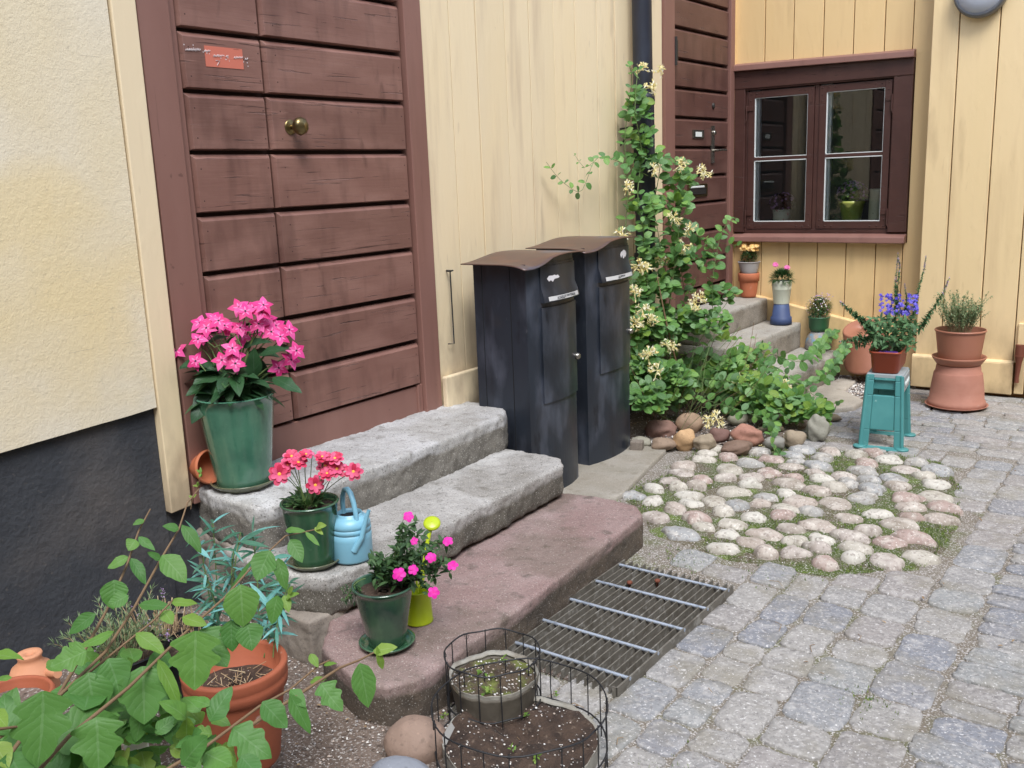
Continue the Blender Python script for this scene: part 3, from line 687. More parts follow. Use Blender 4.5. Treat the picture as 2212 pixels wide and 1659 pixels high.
# dark room behind the panes
M_room = mk('room_wall', srgb(62, 60, 58), .9); M_jamb = mk('white_jamb', srgb(226, 230, 232), .7)  # the inner jambs and inner sill are painted white
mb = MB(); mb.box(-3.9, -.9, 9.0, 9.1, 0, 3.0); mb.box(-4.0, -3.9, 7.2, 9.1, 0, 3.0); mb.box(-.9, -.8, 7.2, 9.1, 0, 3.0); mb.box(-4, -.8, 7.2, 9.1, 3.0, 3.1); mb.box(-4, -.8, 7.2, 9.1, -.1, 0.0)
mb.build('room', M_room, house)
mb = MB(); mb.box(-2.93, -2.806, 7.02, 7.05, 1.12, 2.13); mb.box(-2.40, -2.272, 7.02, 7.05, 1.12, 2.13); mb.box(-1.86, -1.80, 7.04, 7.2, 1.12, 2.13); mb.box(-2.842, -1.86, 7.052, 7.26, 1.118, 1.142); mb.build('inner_jamb', M_jamb, house)
# ================================================================== STUCCO HOUSE on the left
sh = thing('plaster_house', 'cream plastered house with a black tarred plinth left of the double door', 'house', (-3, 0, 0))
mb = MB(); n = 40
za, zc = .777, .801
def zst(y): return .777+(y-1.336)*.0435+.004*noise.noise(V((y*6, 0, 0)))
vs = []; ys = [-5+6.88*i/60 for i in range(61)]
for y in ys: vs += [(-2.978, y, zst(y)), (-2.978, y, SZ), (-3.05, y, zst(y)), (-3.05, y, SZ)]
fs = []
for i in range(60):
    a = i*4; fs += [(a, a+4, a+5, a+1), (a+2, a+6, a+4, a)]
fs += [(60*4, 60*4+2, 60*4+3, 60*4+1)]
mb.add(vs, fs); mb.build('wall', M_stucco, sh)
mb = MB(); mb.box(-3.3, -3.003, -5, 1.882, 0, SZ-.1); mb.box(-3.2, -3.012, 1.883, 2.2, 0, .40); mb.build('plinth', M_plinth, sh)
# ================================================================== RIGHT BUILDING
rb = thing('timber_outbuilding', 'pale yellow upright board wall at the right, below the round lamp', 'outbuilding', (-1.0, 6.87, 0))
mb = MB()
e = [-1.585, -1.421, -1.186, -.975, -.74, -.5, -.26, 0, .25, .5]
for a, b, la in zip(e, e[1:], [.0]*9): boards(mb, [a, b], .235, SZ, 6.85, 'y', .03)
mb.box(-1.575, 2.5, 6.875, 7.01, .0, SZ, 1)
mb.build('wall', [M_yelr, M_crack], rb, bevel=.003)
mb = MB(); mb.box(-1.60, -.967, 6.822, 6.87, .022, .232); mb.hexa([(-1.60, 6.822, .232), (-.967, 6.822, .232), (-.967, 6.85, .232), (-1.60, 6.85, .232)], [(-1.60, 6.84, .25), (-.967, 6.84, .25), (-.967, 6.85, .25), (-1.60, 6.85, .25)])
mb.box(-.955, -.90, 6.83, 6.87, .03, .5); mb.box(-.89, 1.5, 6.83, 6.87, .03, .23)
mb.build('baseboard', M_yelr, rb, bevel=.006)
hp = ony(2204, 760, 6.84)
mb = MB(); mb.tube([hp+V((0, -.02, .05)), hp+V((0, -.02, -.02))], .028, 10); mb.tube([hp+V((0, -.03, -.02)), hp+V((0, -.03, -.07)), hp+V((-.005, -.03, -.17)), hp+V((-.005, -.03, -.2))], [.03, .018, .012, .015], 10); mb.box(hp.x, hp.x+.3, 6.81, 6.83, hp.z+.0, hp.z+.05)
mb.build('hinge', M_rust, rb, bevel=.003)
# round lamp
lp = ony(2122, -18, 6.85)
lamp = thing('wall_lamp', 'round grey bulkhead lamp high on the right board wall', 'lamp', lp)
RY = Matrix.Rotation(math.pi/2, 3, 'X')
mb = MB(); mb.lathe([(.155, 0), (.160, .03), (.157, .06), (.146, .075), (.135, .07)], lp, 48, 0, RY); mb.build('rim', mk('grey_lamp_metal', srgb(112, 114, 118), .4, metal=.4), lamp)
mb = MB(); mb.lathe([(.137, .066), (.12, .088), (.08, .105), (.03, .112), (.001, .113)], lp, 48, 0, RY); mb.build('glass_cover', mk('frosted_glass', srgb(186, 192, 204), .3, coat=.4), lamp)
# ================================================================== DRAINPIPE
dp = thing('drainpipe', 'dark blue black drainpipe with honeysuckle climbing up it', 'drainpipe', (-2.91, 5.57, 0))
px0 = onx(1388, 0, -2.9); px1 = onx(1400, 600, -2.9)
cy = (onx(1393, 333, -2.9).y); 
mb = MB(); mb.tube([(-2.90, cy-.02, .1), (-2.90, cy, 1.3)], .062, 24); mb.tube([(-2.90, cy, 1.3), (-2.905, cy-.005, 2.0)], .066, 24); mb.tube([(-2.905, cy-.005, 1.95), (-2.91, cy-.02, SZ)], .060, 24)
mb.build('pipe', M_pipe, dp)
for z in (1.99, 1.02, .55):
    mb = MB(); mb.lathe([(.066, -.03), (.0695, -.03), (.0695, .03), (.064, .034)], (-2.904, cy-.004, z), 24); mb.build('pipe_collar', M_pipe, dp)
mb = MB(); mb.tube([(-3.0, cy-.13, 1.82), (-2.9, cy-.13, 1.83), (-2.9, cy-.06, 1.83)], .006, 6); mb.tube([(-3.0, cy-.13, 1.72), (-2.9, cy-.13, 1.83)], .005, 6); mb.build('bracket', M_iron, dp)
# iron stay hook on the board wall
a = onx(968, 585, -2.985); b = onx(977, 742, -2.985)
hk = thing('door_hook', 'thin iron stay rod hanging on the yellow boards left of the mailboxes', 'hook', b)
mb = MB(); mb.tube([a+V((.012, 0, .004)), b+V((.012, 0, 0)), b+V((.004, -.035, .004))], .0035, 8); mb.build('rod', M_iron, hk)
mb = MB(); mb.tube([a+V((-.01, 0, 0)), a+V((.02, 0, 0))], .005, 8); mb.tube([a+V((.014, -.02, 0)), a+V((.014, .02, 0))], .004, 6); mb.build('eye_bolt', M_iron, hk)

# ================================================================== HOUSE ACROSS THE YARD (unseen, added behind the camera to block sky light)
oh = thing('added_shade_house', 'unseen ochre rendered house added behind the viewer to shade the yard', 'house', (4.6, 1, 0))
mb = MB(); mb.box(4.6, 5.0, -7, 9, 0, 6.5); mb.box(-3.0, 4.6, -5.2, -4.9, 0, 6.0); mb.build('wall', mk('ochre_render', srgb(168, 156, 138), .9, bumps=[(30, .3, .01)]), oh)
for (y, z) in ((-3, 1.2), (0, 1.2), (3, 1.2), (6, 1.2), (-3, 3.9), (0, 3.9), (3, 3.9), (6, 3.9)):
    mb = MB(); mb.box(4.57, 4.597, y-.5, y+.5, z, z+1.4); w = mb.build('window', M_brw, oh); mb = MB(); mb.box(4.56, 4.568, y-.42, y+.42, z+.08, z+1.32); mb.build('pane', M_pipe, w)
# ================================================================== STONE STEPS
def noisetex(name, size):
    t = bpy.data.textures.new(name, 'CLOUDS'); t.noise_scale = size; t.noise_depth = 3; return t
T_big = noisetex('stone_lumps', .22); T_small = noisetex('stone_grain', .035)
def step_mat(name, top, toplt, side, sidelt, h, speck, dk=None):
    # worn pale tread on top of a grimy riser: the edge of the wear is where feet rub, at object height h
    m = bpy.data.materials.new(name); m.use_nodes = True; n = m.node_tree.nodes; l = m.node_tree.links; b = n['Principled BSDF']
    b.inputs['Roughness'].default_value = .85; tc = n.new('ShaderNodeTexCoord')
    def nz(s, lo, hi, d=4):
        t = n.new('ShaderNodeTexNoise'); t.inputs['Scale'].default_value = s; t.inputs['Detail'].default_value = d; l.new(tc.outputs['Object'], t.inputs['Vector'])
        if lo is None: return t.outputs['Fac']
        mr = n.new('ShaderNodeMapRange'); mr.inputs[1].default_value = lo; mr.inputs[2].default_value = hi; l.new(t.outputs['Fac'], mr.inputs[0]); return mr.outputs[0]
    def mix(f, a, c, k=1):
        mx = n.new('ShaderNodeMix'); mx.data_type = 'RGBA'
        mu = n.new('ShaderNodeMath'); mu.operation = 'MULTIPLY'; l.new(f, mu.inputs[0]); mu.inputs[1].default_value = k; l.new(mu.outputs[0], mx.inputs[0])
        for s, q in ((6, a), (7, c)):
            if isinstance(q, tuple): mx.inputs[s].default_value = q
            else: l.new(q, mx.inputs[s])
        return mx.outputs[2]
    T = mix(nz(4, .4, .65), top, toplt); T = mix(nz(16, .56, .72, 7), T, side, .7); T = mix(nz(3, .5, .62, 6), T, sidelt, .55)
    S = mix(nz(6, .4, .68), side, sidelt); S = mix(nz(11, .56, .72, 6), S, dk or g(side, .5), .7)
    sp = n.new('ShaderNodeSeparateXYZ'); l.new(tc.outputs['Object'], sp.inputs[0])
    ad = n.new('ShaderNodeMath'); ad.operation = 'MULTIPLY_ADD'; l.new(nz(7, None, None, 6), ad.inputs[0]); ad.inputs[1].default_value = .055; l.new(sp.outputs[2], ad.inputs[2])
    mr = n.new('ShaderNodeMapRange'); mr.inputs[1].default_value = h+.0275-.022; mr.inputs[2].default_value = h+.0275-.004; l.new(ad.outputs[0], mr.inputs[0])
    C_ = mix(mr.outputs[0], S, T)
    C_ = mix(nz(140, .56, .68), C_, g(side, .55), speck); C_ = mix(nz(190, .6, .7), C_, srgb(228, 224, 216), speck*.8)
    l.new(C_, b.inputs['Base Color'])
    prev = None
    for s, st, di in ((9, .35, .012), (40, .5, .006), (150, .5, .003)):
        bu = n.new('ShaderNodeBump'); bu.inputs['Strength'].default_value = st; bu.inputs['Distance'].default_value = di; l.new(nz(s, None, None), bu.inputs['Height'])
        if prev is not None: l.new(prev, bu.inputs['Normal'])
        prev = bu.outputs[0]
    l.new(prev, b.inputs['Normal']); return m
def slab(name, P, z0, z1, mat, smooth=8, vox=.012, lump=.014, tilt=0, **kw):
    cx = sum(p[0] for p in P)/len(P); cyy = sum(p[1] for p in P)/len(P)
    bm = bmesh.new(); lo = [bm.verts.new((x-cx, y-cyy, 0)) for x, y in P]; hi = [bm.verts.new((x-cx, y-cyy, z1-z0+tilt*(x-cx))) for x, y in P]
    bm.faces.new(lo[::-1]); bm.faces.new(hi); n = len(P)
    for i in range(n): bm.faces.new((lo[i], lo[(i+1) % n], hi[(i+1) % n], hi[i]))
    bmesh.ops.recalc_face_normals(bm, faces=bm.faces[:])
    me = bpy.data.meshes.new(name); bm.to_mesh(me); bm.free(); me.materials.append(mat)
    o = bpy.data.objects.new(name, me); COL.objects.link(o); o.location = (cx, cyy, z0)
    r = o.modifiers.new('remesh', 'REMESH'); r.mode = 'VOXEL'; r.voxel_size = vox; r.use_smooth_shade = True
    s = o.modifiers.new('smooth', 'SMOOTH'); s.iterations = smooth; s.factor = .6
    d = o.modifiers.new('lumps', 'DISPLACE'); d.texture = T_big; d.strength = lump; d.mid_level = .5
    d = o.modifiers.new('grain', 'DISPLACE'); d.texture = T_small; d.strength = lump*.75; d.mid_level = .5
    return o
A3 = []
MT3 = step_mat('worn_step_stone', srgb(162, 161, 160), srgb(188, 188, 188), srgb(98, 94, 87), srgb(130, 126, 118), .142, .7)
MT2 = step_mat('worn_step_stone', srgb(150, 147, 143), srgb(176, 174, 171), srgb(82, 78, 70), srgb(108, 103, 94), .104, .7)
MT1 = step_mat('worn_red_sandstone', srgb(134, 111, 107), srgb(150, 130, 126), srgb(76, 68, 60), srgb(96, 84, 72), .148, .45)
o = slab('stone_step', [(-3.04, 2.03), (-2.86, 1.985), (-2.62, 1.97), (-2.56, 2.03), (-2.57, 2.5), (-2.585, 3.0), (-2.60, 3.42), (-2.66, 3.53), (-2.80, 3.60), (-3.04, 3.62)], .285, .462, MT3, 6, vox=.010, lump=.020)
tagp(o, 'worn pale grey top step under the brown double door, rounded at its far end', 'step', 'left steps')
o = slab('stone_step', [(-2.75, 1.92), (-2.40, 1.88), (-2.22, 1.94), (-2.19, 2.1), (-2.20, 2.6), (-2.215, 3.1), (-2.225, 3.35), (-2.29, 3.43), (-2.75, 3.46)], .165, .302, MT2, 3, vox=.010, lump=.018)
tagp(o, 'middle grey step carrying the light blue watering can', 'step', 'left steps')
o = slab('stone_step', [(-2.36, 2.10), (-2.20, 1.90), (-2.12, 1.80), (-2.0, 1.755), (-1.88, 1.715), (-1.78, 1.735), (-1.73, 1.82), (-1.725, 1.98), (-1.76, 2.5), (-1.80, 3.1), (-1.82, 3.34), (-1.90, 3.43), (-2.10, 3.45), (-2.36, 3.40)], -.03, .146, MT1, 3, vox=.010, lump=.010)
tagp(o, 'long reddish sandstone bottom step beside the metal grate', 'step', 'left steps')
# rubble footing
M_foot = stone('rubble_masonry', srgb(122, 112, 102), srgb(160, 152, 142), srgb(62, 58, 56), .4)
o = slab('step_footing', [(-3.04, 2.0), (-2.62, 1.96), (-2.60, 2.1), (-2.62, 3.40), (-2.70, 3.52), (-3.04, 3.56)], 0, .288, M_foot, 4, lump=.04); FT = o
tagp(o, 'rough grey rubble footing under the top step, against the tarred plinth', 'footing')
o = slab('step_mortar', [(-2.65, 1.94), (-2.40, 1.86), (-2.24, 1.86), (-2.22, 1.98), (-2.25, 2.1), (-2.265, 3.30), (-2.30, 3.40), (-2.65, 3.44)], 0, .172, M_foot, 4, lump=.02); tagp(o, 'crumbling mortar bed between middle step and red bottom step', 'mortar bed')
# steps of the far door
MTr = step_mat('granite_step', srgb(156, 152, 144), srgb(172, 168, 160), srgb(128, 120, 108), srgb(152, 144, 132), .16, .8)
def rstep(P, z0, z1, lab):
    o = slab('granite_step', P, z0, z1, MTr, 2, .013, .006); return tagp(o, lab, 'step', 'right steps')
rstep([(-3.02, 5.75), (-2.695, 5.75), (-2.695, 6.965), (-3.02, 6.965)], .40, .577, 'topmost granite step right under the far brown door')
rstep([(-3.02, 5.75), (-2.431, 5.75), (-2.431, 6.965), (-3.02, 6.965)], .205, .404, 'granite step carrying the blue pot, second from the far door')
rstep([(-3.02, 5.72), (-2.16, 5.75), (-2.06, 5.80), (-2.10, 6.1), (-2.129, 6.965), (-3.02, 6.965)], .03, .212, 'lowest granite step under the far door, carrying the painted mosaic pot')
MTs = step_mat('pale_slab_stone', srgb(168, 160, 148), srgb(182, 174, 162), srgb(140, 130, 116), srgb(150, 142, 130), .02, .4)
o = slab('paving_slab', [(-2.12, 6.0), (-1.84, 5.9), (-1.74, 6.0), (-1.735, 6.2), (-1.93, 6.42), (-1.95, 6.80), (-2.08, 6.80), (-2.13, 6.4)], -.02, .042, MTs, 3, .012, .006); tagp(o, 'pale flat slab at the foot of the far granite steps', 'slab', 'paving slabs')
MTp = step_mat('grey_slab_stone', srgb(140, 134, 122), srgb(156, 150, 140), srgb(120, 112, 98), srgb(134, 126, 112), .015, .3)
o = slab('paving_slab', [(-3.0, 3.62), (-2.24, 3.58), (-2.20, 3.84), (-2.30, 4.3), (-2.36, 4.62), (-3.0, 4.66)], -.03, .026, MTp, 2, .014, .005); tagp(o, 'greenish grey slab the two mailboxes stand on', 'slab', 'paving slabs')

# ================================================================== MAILBOXES
def text_mesh(txt, size, org, right, up, mat, parent, name='lettering', ext=.0004):
    cu = bpy.data.curves.new(name, 'FONT'); cu.body = txt; cu.size = size; cu.align_x = 'CENTER'; cu.align_y = 'CENTER'; cu.extrude = ext
    ob = bpy.data.objects.new('tmp', cu); COL.objects.link(ob)
    dg = bpy.context.evaluated_depsgraph_get(); me = bpy.data.meshes.new_from_object(ob.evaluated_get(dg)); bpy.data.objects.remove(ob)
    right = V(right).normalized(); up = V(up).normalized(); nn = right.cross(up); me.materials.clear(); me.materials.append(mat)
    org = V(org)-worldloc(parent)
    for v in me.vertices: v.co = org+right*v.co.x+up*v.co.y+nn*v.co.z
    o = bpy.data.objects.new(name, me); COL.objects.link(o); o.parent = parent; return o
M_ink = mk('dark_ink', srgb(50, 52, 60), .7); M_lab = mk('label_strip', srgb(196, 196, 196), .5); M_stick = mk('torn_paper', srgb(224, 222, 226), .7)
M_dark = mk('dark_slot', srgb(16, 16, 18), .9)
def mailbox(s0, s1, xb, xf, z1, lab, txt, stk, bluish=False):
    t = thing('mailbox', lab, 'mailbox', ((xb+xf)/2, (s0+s1)/2, .026), 'mailboxes'); sag = .034
    def arc(u): return xf+sag*(1-(2*u-1)**2)
    def P(u, off=0.0):
        d = .001; a = V((arc(u), s0+(s1-s0)*u, 0)); b = V((arc(u+d)-arc(u), (s1-s0)*d, 0)).normalized(); nn = V((b.y, -b.x, 0)); return a+nn*off
    body = MB(); N = 18; ring = [V((xb, s1, 0)), V((xb, s0, 0))]+[P(i/N) for i in range(N+1)]
    n = len(ring); vs = [V((p.x, p.y, .026)) for p in ring]+[V((p.x, p.y, z1)) for p in ring]
    for i in range(n): body.add([vs[i], vs[(i+1) % n], vs[n+(i+1) % n], vs[n+i]], [(0, 1, 2, 3)], 0, 2 <= i < n-1)
    body.add(vs[n:], [tuple(range(n))], 0)
    for q in (xb+.05, xf-.09):                      # standing seams on the side panel
        body.tube([(q, s0-.0008, .03), (q, s0-.0008, z1)], .0016, 6, 1)
    bo = body.build('body', [M_mail, M_dark], t)
    # curved panels lie proud of the bowed front
    def panel(mb, u0, u1, za, zb, off, lip=0, m=0, th=.006):
        K = 12; F = []; 
        prof = [(za, off+lip), (za+.004, off+lip+.002)] if lip else [(za, off)]
        if lip: prof += [(za+.035, off+lip*.75), (za+.075, off+.001)]
        prof += [(zb, off)]
        for i in range(K+1):
            u = u0+(u1-u0)*i/K
            for (z, o_) in prof: p = P(u, o_); F.append((p.x, p.y, z))
        k = len(prof); fs = []
        for i in range(K):
            for j in range(k-1): fs.append((i*k+j, (i+1)*k+j, (i+1)*k+j+1, i*k+j+1))
        mb.add(F, fs, m, True)
        for u in (u0, u1):                           # edge thickness
            E = []
            for (z, o_) in prof: p = P(u, o_); q = P(u, -.001); E += [(p.x, p.y, z), (q.x, q.y, z)]
            mb.add(E, [(2*j, 2*j+1, 2*j+3, 2*j+2) for j in range(k-1)], m)
        for (z, o_) in (prof[0], prof[-1]):
            E = []
            for i in range(K+1):
                u = u0+(u1-u0)*i/K; p = P(u, o_); q = P(u, -.001); E += [(p.x, p.y, z), (q.x, q.y, z)]
            mb.add(E, [(2*j, 2*j+1, 2*j+3, 2*j+2) for j in range(K)], m)
    H = z1
    mb = MB(); panel(mb, .20, .985, H-.18, H-.012, .006, .022); fl = mb.build('flap', M_mail, t)
    mb = MB(); K = 12; F = []
    for i in range(K+1):
        u = .27+(.66)*i/K
        for z, o_ in ((H-.174, .0315), (H-.154, .027)): p = P(u, o_); F.append((p.x, p.y, z))
    mb.add(F, [(2*j, 2*j+2, 2*j+3, 2*j+1) for j in range(K)], 0, True); ns = mb.build('name_strip', M_lab, t)
    a = P(.66, .0315); b = P(.67, .0315); r_ = (b-a).normalized(); c = P(.60, .0305); c.z = H-.164
    text_mesh(txt, .020, c, r_, (r_.y*.15*0-.0, 0, 1), M_ink, ns)
    mb = MB(); panel(mb, .20, .975, H-.665, H-.205, .010); mb.build('service_door', M_mail, t)
    p = P(.93, .012); mb = MB(); d_ = P(.92, .05)-P(.92, 0); d_.z = 0; Rk = d_.to_track_quat('Z', 'Y').to_matrix()
    mb.lathe([(.016, -.008), (.018, .004), (.016, .014), (.009, .022), (.001, .022)], (p.x, p.y, H-.485), 16, 0, Rk); mb.build('lock', M_chrome, t)
    # torn sticker remains
    for (u, z, w, h) in stk:
        mb = MB(); K = 7; F = []
        for i in range(K+1):
            uu = u+w*i/K; k = math.sin(math.pi*i/K); p = P(uu, .0085); F += [(p.x, p.y, z-h*rnd(.0, .7)*min(1, k*1.6)+h*.3), (p.x, p.y, z+h*rnd(.3, .5)*min(1, k*2)+h*.3)]
        mb.add(F, [(2*j, 2*j+2, 2*j+3, 2*j+1) for j in range(K)], 0); mb.build('torn_sticker', M_stick, t)
    # wavy sheet roof
    mb = MB(); K = 24; J = 14; F = []; y0, y1 = s0-.055, s1+.055; x0, x1 = xb-.03, xf+.065
    def rz(u, v): # u along width, v from back to front
        w = math.sin(min(u, .62)/.62*math.pi-math.pi/2)*.5+.5
        z = H+.006+.032*w-.010*max(0, (u-.62)/.38)**2
        fr = max(0, (v-.55)/.45); z -= .022*fr**2*max(0, 1-((u-.07)/.30)**2) if u < .37 else 0
        return z
    for i in range(K+1):
        for j in range(J+1):
            u, v = i/K, j/J; x_ = x0+(x1-x0)*v
            if v > .8: x_ -= .03*((v-.8)/.2)*abs(2*u-1)**3
            F.append((x_, y0+(y1-y0)*u, rz(u, v)))
    fs = [(i*(J+1)+j, i*(J+1)+j+1, (i+1)*(J+1)+j+1, (i+1)*(J+1)+j) for i in range(K) for j in range(J)]
    mb.add(F, fs, 0, True); rf = mb.build('roof', M_roof, t); so = rf.modifiers.new('thickness', 'SOLIDIFY'); so.thickness = .005; so.offset = 0
    # filler between bow and roof
    mb = MB(); F = []
    for i in range(N+1):
        u = i/N; p = P(u, -.004); F += [(p.x, p.y, H-.001), (p.x, p.y, rz((p.y-y0)/(y1-y0), .8)-.003)]
    mb.add(F, [(2*j, 2*j+2, 2*j+3, 2*j+1) for j in range(N)], 0, True)
    mb.add([(xb, s0+.002, H-.001), (xf, s0+.002, H-.001), (xf, s0+.002, rz(.12, .6)-.003), (xb, s0+.002, rz(.12, .3)-.003)], [(0, 1, 2, 3)])
    mb.build('gable', M_mail, t)
    return t
mailbox(3.535, 3.945, -2.83, -2.525, 1.155, 'nearer dark grey steel mailbox with rusty wavy roof and torn sticker, beside the steps', 'ROSFELDT MATERIAL', [(.30, 1.075, .24, .03), (.80, .80, .05, .02)])
mailbox(4.14, 4.59, -2.88, -2.58, 1.18, 'farther steel mailbox with blue tinged roof, half hidden behind the first one', 'KOPMAN', [(.66, 1.115, .2, .045)])

# ================================================================== METAL GRATE
gt = thing('entrance_grate', 'galvanised metal foot grate lying beside the red bottom step', 'grate', (-1.54, 2.66, 0))
gx0, gx1, gy0, gy1 = -1.775, -1.315, 2.24, 3.10
mb = MB(); nb = 17
for i in range(1, nb-1):
    x = gx0+(gx1-gx0)*i/(nb-1); y1_ = gy1+(.012 if i % 2 else 0); mb.box(x-.0022, x+.0022, gy0, y1_, .008, .036)
mb.build('bearing_bars', M_bar, gt)
for x in (gx0, gx1):
    mb = MB(); mb.box(x-.003, x+.003, gy0, gy1, .004, .040); mb.box(min(x, x-.0+(.018 if x < -1.5 else -.018)), max(x, x+(.018 if x < -1.5 else -.018)), gy0, gy0+.004, .004, .038); mb.build('edge_bar', M_bar, gt)
for y in [gy0+.075, gy0+.26, gy0+.45, gy0+.635, gy0+.815]:
    mb = MB(); mb.tube([(gx0-.004, y, .034), (gx1+.004, y, .034)], .0062, 8)
    mb.build('cross_rod', M_steel, gt)
mb = MB(); mb.box(gx0+.01, gx1-.01, gy0+.01, gy1-.01, .001, .0045); mb.build('grate_bed', M_dirt, gt)
for (u, v) in ((1360, 1262), (1420, 1258)):
    p = atz(u, v, .04); b_ = thing('rusty_bolt', 'rusty bolt head on the far end of the grate'+(', the left one' if u < 1400 else ', the right one'), 'bolt', p, 'rusty bolts')
    mb = MB(); mb.lathe([(.001, .014), (.010, .012), (.012, .004), (.005, 0), (.005, -.02), (.001, -.02)], p, 8); mb.build('bolt_head', M_rust, b_)

# ================================================================== POTS
def pot_prof(rt, rb, h, rim=.0, th=.008, rimh=0, base=0):
    P = [(0.001, 0), (rb-.004, 0), (rb, .004)]
    for i in range(1, 8):
        t = i/8; P.append((rb+(rt-rb)*(t**.95), h*t))
    if rimh:
        P = [q for q in P if q[1] < h-rimh-.002]+[(rb+(rt-rb)*(1-rimh/h), h-rimh), (rt+rim, h-rimh+.002), (rt+rim+.002, h-.006)]
    elif rim: P += [(rt, h-rim*1.4), (rt+rim, h-rim*1.1)]
    r = rt+rim
    P += [(r, h-.004), (r-.002, h), (r-th+.002, h), (r-th, h-.004), (max(.01, rb+(rt-rb)*.5-th), h*.45), (.001, h*.44)]
    return P
def saucer(name, lab, c, r, h, mat, group=None):
    c = V(c); t = MB(); t.lathe([(.001, 0), (r*.78, 0), (r*.82, .003), (r*.98, h*.8), (r, h), (r-.006, h+.001), (r-.012, h*.6), (r*.8, .007), (.001, .006)], c, 44)
    return t.build(name, mat, None, lab, 'saucer', group, loc=c)
def R_(p, w): return mpp(p)*w/2   # radius in metres of w pixels at p
def pot(t, c, prof, mat, name='pot', R=None, n=48, wob=.004):
    mb = MB(); mb.lathe(prof, c, n, 0, R, wob); return mb.build(name, mat, t)
def soil(t, c, r, z, mat=None, amp=.006):
    mb = MB(); F = []; n = 20; K = 5
    for j in range(1, K+1):
        for k in range(n):
            a = 2*math.pi*k/n; q = r*j/K; F.append((c.x+q*math.cos(a), c.y+q*math.sin(a), c.z+z+amp*noise.noise(V((q*math.cos(a)*30, q*math.sin(a)*30, c.x)))))
    F.append((c.x, c.y, c.z+z)); fs = []
    for j in range(K-1):
        for k in range(n): fs.append((j*n+k, j*n+(k+1) % n, (j+1)*n+(k+1) % n, (j+1)*n+k))
    for k in range(n): fs.append((k, (k+1) % n, K*n))
    mb.add(F, fs, 0, True); return mb.build('soil', mat or M_soil, t)
def flower(mb, c, ax, R, n, w, prof, mp=0, mc=1, cup=.25, cr=.13, fold=.12, droop=.2, seg=4, rot=None, cz=.03, throat=None):
    ax = V(ax).normalized(); a = ax.orthogonal().normalized(); b = ax.cross(a); c = V(c); r0 = rnd(0, 6.3) if rot is None else rot
    for k in range(n):
        t = r0+2*math.pi*k/n; d = (a*math.cos(t)+b*math.sin(t)+ax*(cup+rnd(-.06, .06))).normalized()
        mb.leaf(c+ax*(.0004*k), d, ax, R*rnd(.92, 1.06), w, prof, mp, seg, fold, droop)
        if throat is not None: mb.leaf(c+ax*(.0012+.0004*k), d, ax, R*.5, w*.22, petal, throat, 3, fold, droop*.5)
    if cr:
        F = []; 
        for k in range(8):
            t = 2*math.pi*k/8; F.append(c+(a*math.cos(t)+b*math.sin(t))*R*cr+ax*R*(cz+.05))
        F.append(c+ax*R*(cz+.12)); mb.add(F, [(k, (k+1) % 8, 8) for k in range(8)], mc, True)
def toC(p): return (CAM-V(p)).normalized()
def bez(a, b, c, n=8): return [V(a)*(1-t)**2+V(b)*2*t*(1-t)+V(c)*t*t for t in [i/n for i in range(n+1)]]
# ---- 1 big green pot with pink flowering tobacco
S1 = atz(528, 1043, .474); sc1 = saucer('saucer', 'large olive green saucer under the big pot of pink star flowers', atz(528, 1048, .462), R_(S1, 142), .026, M_sauc)
t = thing('potted_plant', 'tall light green glazed pot of pink star shaped flowers on the top step', 'potted plant', S1+V((0, 0, -.004)))
S1 = S1+V((0, 0, -.004)); rt_, rb_ = R_(S1, 162), R_(S1, 112); top = S1.z+.325
h1 = .347
pot(t, S1, pot_prof(rt_, rb_, h1, .003, .009), M_glz1, wob=.003); soil(t, S1, rt_-.012, h1-.03)
PC = S1+V((0, 0, h1))
NIC = [(1078, 195), (1155, 240), (1380, 165), (1360, 255), (590, 385), (825, 360), (672, 448), (1320, 400), (1093, 447), (1478, 497), (1590, 560), (570, 590), (298, 730), (540, 860), (865, 850), (1033, 890), (995, 700), (1020, 790), (1725, 845), (1570, 945), (1790, 730), (950, 465), (1300, 470), (1420, 330), (760, 330), (1700, 470), (1250, 200), (900, 420), (1530, 420), (640, 560), (1120, 560)]
d0 = (PC-CAM).dot(FW); st = MB(); fl = MB(); k = 0
for (x, y) in NIC:
    u, v = 329.2+x*.1736, 630.9+y*.1736
    off = -.10+.05*abs(x-1050)/600+rnd(-.02, .03) if k < 21 else rnd(-.02, .05)
    c = PD(u, v, d0+off); ax = (toC(c)*1.0+(c-PC-V((0, 0, -.02))).normalized()*.75+rdir()*.2)
    f = MB(); flower(f, c, ax, .041, 5, .028, starp, 0, 2, .10, .10, .12, .25, 5, throat=1)
    a = V(ax).normalized(); f.tube([c-a*.001, c-a*.02, c-a*.045+V((0, 0, -.008))], [.0035, .0022, .002], 6, 3)
    f.build('flower', [M_pk, M_pkl, M_dkc, M_lf_sal], t)
    q = PC+V((rnd(-.03, .03), rnd(-.03, .03), -.02)); e = c-a*.045+V((0, 0, -.008)); st.tube(bez(q, (q+e)/2+V((0, 0, .05)), e), [.003]*5+[.0022]*4, 6)
    k += 1
for _ in range(16):
    a = rnd(0, 6.3); c = PC+V((math.cos(a)*rnd(.03, .13), math.sin(a)*rnd(.03, .13), rnd(.08, .22))); st.tube([c, c+rdir(.8)*.04], [.0018, .003], 5)
st.build('stems', M_stem, t)
lf = MB()
